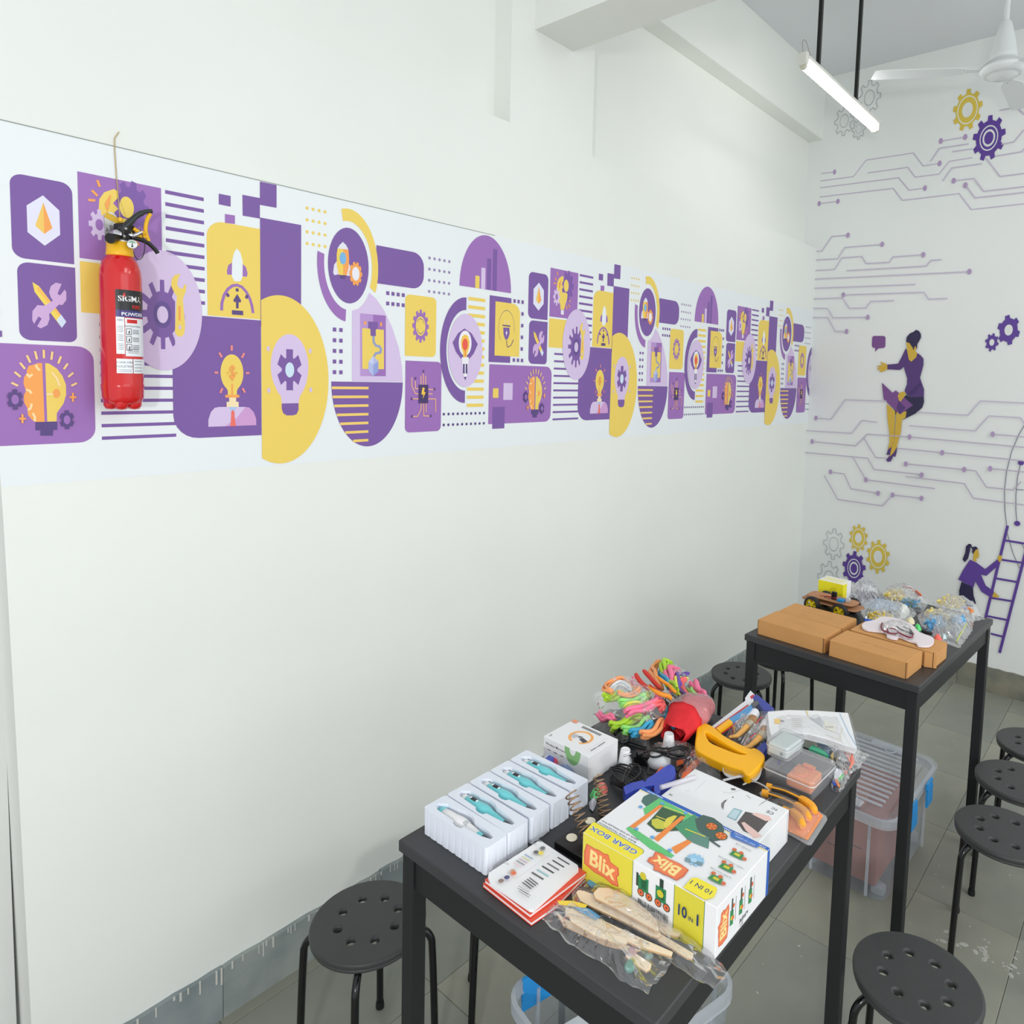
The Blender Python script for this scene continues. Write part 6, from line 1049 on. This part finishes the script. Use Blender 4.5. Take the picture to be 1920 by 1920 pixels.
bag('clear crinkled bag of wooden wings leaning against the kit box', xy('Z7', [(60, 560), (230, 400), (420, 430), (680, 640), (1000, 860), (1180, 1010), (1420, 1200), (1560, 1260), (1640, 1380), (1480, 1530), (1380, 1470), (1080, 1280), (700, 1050), (300, 820), (80, 690)], .008), .026, 21, TH, .009, n=110)
bag('clear crinkled bag of wooden slats nearest the table\'s front corner', xy('Z7', [(-260, 640), (-40, 650), (300, 830), (700, 1010), (1080, 1210), (1060, 1300), (880, 1500), (830, 1590), (540, 1440), (400, 1300), (160, 1170), (-60, 980), (-300, 760)], .008), .028, 22, TH, .009, n=110)
# ------------------------------------------------------------------ things on the far table
KRF = mat('kraft', (206, 152, 92), .75, vary=.06, vscale=9, bump=.04, bscale=60); KRD = mat('kraft_dark', (110, 74, 40), .8)
def kraft(label, c, sx, sy, h, rot, lines):
    t = thing('cardboard_box', label, 'box', (c[0], c[1], TH), rot, 'brown cardboard boxes on the far table'); a, b = sx/2, sy/2
    obj('carton', MB().box((0, 0, h/2), (sx-.003, sy-.003, h-.001), bev=.001), KRF, t)
    obj('lid', MB().box((0, 0, h-.001), (sx, sy-.004, .002), bev=.0008), KRF, t)
    obj('front_panel', MB().box((-a, 0, h/2), (.002, sy-.008, h-.002)), KRF, t)
    for s in (-1, 1): obj('tuck_slot', MB().box((-a-.0005, s*(b-.003), h/2), (.002, .0025, h-.004)), KRD, t)
    obj('side_panel', MB().box((0, -b, h/2-.001), (sx-.012, .002, h-.004)), KRF, t); obj('side_panel', MB().box((0, b, h/2-.001), (sx-.012, .002, h-.004)), KRF, t)
    P = Print(lambda u, v, h_: (u, v, h+.0003+h_))
    rd = random.Random(len(label)+int(c[0]*100))
    for (x, y, n) in lines:
        v = y
        for k in range(n): w_ = rd.uniform(.005, .016); P.line([(x-.001*k, v), (x-.001*k-.0015*rd.random(), v-w_)], rd.choice((.0008, .0014)), (134, 96, 58)); v -= w_+rd.uniform(.003, .008)
    P.build('printing', t, .7); return t
kraft('brown cardboard box at the far table\'s left corner', (2.552, -1.080), .148, .270, .058, -.06, [(.01, .05, 9), (-.012, .02, 5)])
kraft('brown cardboard box behind the left one, touching the robot car', (2.704, -1.090), .148, .262, .058, -.05, [(.0, .06, 9), (-.05, .05, 3)])
kraft('brown cardboard box at the far table\'s near right corner', (2.531, -1.369), .148, .272, .058, -.07, [(.0, .06, 9), (-.012, .0, 6)])
kraft('brown cardboard box under the white foam piece, its flap ajar', (2.690, -1.400), .140, .300, .058, -.07, [])
tag(obj('open_flap', MB().box((0, 0, .026), (.012, .04, .050), bev=.001), KRF, None, (2.612, -1.532, TH), .35), 'bent cardboard flap between the two right boxes', 'flap')
# robot car
car = thing('robot_car', 'wooden plate robot car with yellow spoked wheels on the far table', 'toy car', (2.95, -1.062, TH), -.1)
PLY = mat('ply_plate', (186, 134, 96), .6, vary=.15, vscale=30); TYR = mat('tyre', (34, 34, 34), .7); HUB = mat('hub_yellow', (240, 220, 30), .4)
for k, z in enumerate((.042, .060)): obj('deck', MB().prism(rrect_pts(.052-.006*k, .125-.02*k, .025, 4), z, z+.003), PLY, car)
wm = MB().lathe([(.024, -.012), (.0315, -.012), (.033, -.009), (.033, .009), (.0315, .012), (.024, .012)], 28, cap=(False, False)).mesh('tyre', TYR)
hm = MB().lathe([(.0235, -.009), (.0245, -.009), (.0245, .010), (.0235, .010)], 24, cap=(False, False)).lathe([(.006, -.008), (.006, .012)], 14)
for k in range(5): a = 2*PI*k/5; hm.box((0, 0, 0), (.019, .0055, .012), M=Matrix.Rotation(a, 4, 'Z')@Matrix.Translation((.0145, 0, 0)))
hm = hm.mesh('hub', HUB)
for sx in (-1, 1):
    for sy in (-1, 1):
        w_ = obj('tyre', wm, None, car, (sx*.062, sy*.062, .033), (0, PI/2, 0)); obj('hub', hm, None, w_); obj('motor', MB().box((sx*.035, sy*.062, .033), (.035, .022, .02), bev=.002), HUB, car)
for x, y in ((-.03, .05), (.03, .05), (-.03, -.05), (.03, -.05)): obj('post', MB().lathe([(.002, .044), (.002, .062)], 8, M=Mx((x, y, 0))), mat('brass_wire'), car)
obj('switch_block', MB().box((-.01, -.01, .078), (.016, .020, .034), bev=.002), BP, car); obj('blue_board', MB().box((-.018, -.045, .069), (.03, .028, .012), bev=.002), mat('board_blue', (30, 132, 190), .4), car); obj('sensor', MB().lathe([(.008, 0), (.008, .012)], 16, M=Mx((-.01, -.075, .078), (0, -PI/2, 0))), mat('sensor_grey', (190, 194, 196), .4), car)
for k, col in enumerate(((190, 40, 40), (30, 30, 30), (170, 40, 60))): obj('lead_wire', MB().tube(catmull([(-.02,   .05-.02*k, .065), (-.03, .0-.01*k, .076), (-.02, -.04-.01*k, .068)], 5), .0016, 6), mat('lead_%d' % k, col, .4), car)
# yellow box behind the car
fx = 3.08; p0, p1, p2 = at(1533, 1113, 0, fx), at(1580, 1125, 0, fx), at(1534, 1086, 0, fx); ht = p2.z-TH; yb = thing('yellow_box', 'bright yellow and white box standing behind the robot car', 'box', (fx, (p0.y+p1.y)/2, TH), -.05); wy = p0.y-p1.y
obj('carton', MB().box((.045, 0, ht/2), (.09, wy, ht), bev=.001), mat('card_white'), yb); obj('front_panel', MB().box((-.0006, 0, ht/2), (.0012, wy-.001, ht-.002)), mat('box_yellow', (240, 228, 30), .45), yb); obj('side_panel', MB().box((.02, -wy/2, ht/2), (.04, .0012, ht-.003)), mat('box_yellow'), yb); obj('lid', MB().box((.040, 0, ht), (.062, wy-.02, .0015)), mat('lid_cream', (236, 234, 190), .5), yb)
P = Print(lambda u, v, h: (-.0014-h, -u, v)); P.text('i', (-.0, ht*.5), .012, (40, 40, 40), 0, .03); P.circle((0, ht*.5+.012), .0016, (40, 40, 40), 8); P.build('front_print', yb)
# piles of small plastic parts, seen through the bags
def pile(name, label, z, pts, dz, h, cols, n, s, seed=1, ribs=False):
    poly = xy(z, pts, dz); c, pp = centred(poly); rd = random.Random(seed); xs = [p[0] for p in pp]; ys = [p[1] for p in pp]; m = MB(); k = 0
    def inside(x, y):
        r_ = False
        for i in range(len(pp)):
            (x1, y1), (x2, y2) = pp[i-1], pp[i]
            if (y1 > y) != (y2 > y) and x < (x2-x1)*(y-y1)/(y2-y1)+x1: r_ = not r_
        return r_
    while k < n:
        x, y = rd.uniform(min(xs), max(xs)), rd.uniform(min(ys), max(ys)); k += 1
        if not inside(x, y): continue
        e_ = max(0, 1-max(abs(x)/max(xs), abs(y)/max(ys))); zz_ = rd.uniform(.15, 1)*h*min(1, .35+e_*1.4)
        m.box((0, 0, 0), (s*rd.uniform(.6, 1.5), s*rd.uniform(.4, .9), s*rd.uniform(.3, .7)), rd.randrange(len(cols)), Mx((x, y, zz_), (rd.random()*3, rd.random()*3, rd.random()*3)))
    o = obj(name, m, [mat('bit_%d_%d_%d' % q, q, .35) for q in cols], None, (c[0], c[1], TH+.003), kind='stuff'); o['label'] = label; return o
YC1, YC2, YC3 = (244, 220, 110), (236, 206, 84), (250, 234, 150)
pile('plastic_parts', 'heap of small yellow plastic parts in the bag behind the pale blue one', 'Z9', [(430, 240), (470, 190), (600, 160), (720, 190), (710, 270), (500, 300)], .03, .035, [YC1, YC2, YC3], 160, .010, 1)
pile('plastic_parts', 'heap of blue and green plastic parts beside the yellow heap at the back', 'Z9', [(620, 330), (700, 310), (850, 310), (950, 330), (930, 400), (800, 390)], .02, .022, [(40, 130, 190), (60, 150, 200), (60, 120, 90)], 120, .010, 2)
pile('plastic_parts', 'heap of yellow toothed parts in the pale blue bag beside the white foam', 'Z9', [(190, 540), (240, 470), (350, 450), (480, 470), (590, 560), (560, 600), (260, 610)], .025, .030, [YC1, YC2, (226, 196, 60)], 200, .010, 3)
pile('plastic_parts', 'heap of pale yellow parts in the rearmost right bag', 'Z9', [(1150, 320), (1220, 270), (1380, 260), (1540, 320), (1560, 400), (1350, 390)], .03, .035, [YC3, YC1, (232, 220, 150)], 200, .010, 4)
pile('plastic_parts', 'heap of pale yellow parts in the big zip bag', 'Z9', [(960, 470), (1050, 420), (1200, 430), (1340, 500), (1300, 530), (1050, 500)], .03, .028, [YC3, (226, 214, 150)], 120, .010, 5)
pile('plastic_parts', 'heap of light blue parts in the big zip bag, larger of two', 'Z9', [(980, 620), (1050, 560), (1180, 540), (1290, 620), (1240, 680), (1060, 690)], .022, .028, [(96, 168, 214), (120, 184, 224)], 150, .012, 6)
pile('plastic_parts', 'heap of bright blue parts in the big zip bag, smaller one on the right', 'Z9', [(1380, 580), (1440, 540), (1550, 550), (1560, 620), (1450, 620)], .022, .024, [(70, 160, 220), (110, 186, 230)], 110, .011, 7)
for z_, pts, dz, lab, cat, col, r in [('Z9', [(680, 150), (760, 160), (840, 190), (930, 270)], .045, 'dark red tube in the back bag', 'tube', (190, 60, 64), .004), ('Z9', [(810, 200), (870, 210), (930, 260)], .04, 'orange tube in the back bag', 'tube', (240, 160, 80), .006), ('Z9', [(1590, 450), (1630, 470), (1645, 490)], .03, 'orange piece in the rearmost right bag', 'plastic bit', (244, 150, 80), .007), ('Z9', [(1510, 430), (1570, 450)], .03, 'lilac piece in the rearmost right bag', 'plastic bit', (150, 160, 226), .007), ('Z9', [(150, 620), (230, 630), (300, 650)], .01, 'royal blue piece under the white foam', 'plastic bit', (50, 100, 210), .010)]:
    P3 = catmull(g(z_, pts, dz), 4); o0 = P3[0].copy(); tag(obj('tube_piece', MB().tube([p-o0 for p in P3], r, 8), mat('tp_%d_%d_%d' % col, col, .35), None, o0), lab, cat)
PBL = mat('pale_blue_pack', (150, 184, 216), .4, vary=.2, vscale=30)
c_, mb = pillow(xy('Z9', [(110, 380), (180, 330), (400, 330), (620, 370), (640, 430), (300, 430)], .02), .032, 50, .006, 60); tag(obj('blue_packet', mb, PBL, None, (c_[0], c_[1], TH+.003)), 'pale blue packet inside the bag behind the yellow toothed parts', 'packet')
c_, mb = pillow(xy('Z9', [(590, 470), (660, 400), (760, 400), (800, 460), (720, 530), (640, 550)], .02), .034, 51, .005, 40); tag(obj('white_packet', mb, mat('soft_white', (222, 224, 218), .6), None, (c_[0], c_[1], TH+.003)), 'soft white lump at the right end of the pale blue packet', 'packet')
GF = film('grey_film', (214, 214, 226), .34, .6, .14)
bag('crumpled silvery lilac bag under the purple cog on the wall', xy('ZA', [(880, 500), (890, 300), (1060, 190), (1300, 130), (1480, 180), (1560, 300), (1500, 420), (1250, 520), (1000, 500)], .035), .070, 60, TH, .022, GF, n=90)
for a in [('clear bag of yellow and blue parts at the back edge of the far table', [(320, 200), (480, 110), (700, 100), (900, 150), (1060, 300), (960, 440), (700, 390), (420, 340)], .055, 61, FILM), ('clear bag of yellow toothed parts behind the white foam', [(60, 290), (160, 300), (500, 320), (820, 380), (880, 460), (760, 590), (560, 630), (220, 640), (120, 480)], .045, 62, FILM2),
          ('rearmost right clear bag of pale yellow parts', [(1070, 290), (1280, 240), (1560, 300), (1750, 390), (1830, 540), (1620, 580), (1200, 430)], .048, 63, FILM2), ('big clear zip bag of blue and yellow parts, nearest the table\'s right edge', [(880, 480), (1060, 390), (1320, 410), (1690, 480), (1650, 700), (1480, 935), (1280, 870), (1100, 770), (950, 640)], .040, 64, FILM2)]:
    bag(a[0], xy('Z9', a[1], .02), a[2], a[3], TH, .010, a[4], n=90)
q = g('Z9', [(1570, 660), (1500, 780), (1430, 900)], .014); tag(obj('zip_strip', MB().tube([p-q[0] for p in q], .0022, 6), mat('zip_lime', (206, 216, 90), .4), None, q[0]), 'yellow green zip strip on the big clear bag', 'zip')
# white foam piece with wires on top
WF = mat('foam_white', (232, 222, 226), .7, bump=.05, bscale=60)
c_, pp = centred(xy('Z9', [(120, 700), (160, 640), (300, 610), (400, 565), (600, 590), (800, 670), (900, 770), (1000, 815), (1095, 850), (1118, 910), (1050, 968), (900, 962), (870, 920), (760, 890), (640, 840), (600, 870), (470, 842), (445, 780), (200, 748)], .066)); pp = [(v.x, v.y) for v in catmull([Vector((a, b, 0)) for a, b in pp], 3, True)]
tag(obj('foam_piece', MB().prism(pp, 0, .007), WF, None, (c_[0], c_[1], TH+.0605)), 'flat white foam cutout with wavy edges on the right cardboard boxes', 'foam piece')
for k, (pts, dz, r, col, lab) in enumerate([([(400, 650), (385, 700), (400, 745), (470, 780), (560, 800), (620, 790)], .074, .0028, (120, 30, 50), 'dark red wire, leftmost loop on the white foam'), ([(480, 770), (470, 740), (500, 725), (580, 740), (640, 790), (720, 830), (800, 850), (830, 800)], .077, .0030, (130, 34, 56), 'dark red wire looping right on the white foam'), ([(600, 700), (660, 740), (760, 780), (820, 800), (780, 740), (690, 700)], .080, .0030, (60, 56, 60), 'black wire tangle on the white foam'), ([(960, 760), (1020, 785), (1090, 795)], .05, .006, (40, 36, 36), 'black cable end beside the green piece')]):
    P3 = catmull(g('Z9', pts, dz), 5); o0 = P3[0].copy(); tag(obj('wire', MB().tube([p-o0 for p in P3], r, 7), mat('wr_%d' % k, col, .35), None, o0), lab, 'wire')
bag('small clear bag over the wires on the white foam', xy('Z9', [(370, 640), (560, 600), (760, 640), (860, 760), (820, 880), (640, 820), (420, 780)], .075), .026, 66, TH+.068, .010, n=70)
for k, (pts, col, lab) in enumerate([([(840, 690), (870, 650), (930, 670), (945, 720), (890, 745)], (90, 220, 120), 'bright green crumpled piece beside the wires'), ([(1110, 820), (1160, 805), (1240, 840), (1220, 870), (1130, 850)], (246, 110, 96), 'coral crumpled piece at the corner of the zip bag'), ([(1220, 810), (1270, 800), (1290, 840), (1240, 850)], (190, 214, 216), 'pale grey piece beside the coral one'), ([(700, 600), (760, 560), (860, 600), (840, 640), (760, 640)], (226, 218, 180), 'cream lump between the bags and the white foam')]):
    c_, mb = pillow(xy('Z9', pts, .062), .016, 70+k, .008, 30); tag(obj('crumpled_piece', mb, mat('cr_%d' % k, col, .35), None, (c_[0], c_[1], TH+.052)), lab, 'plastic bit')
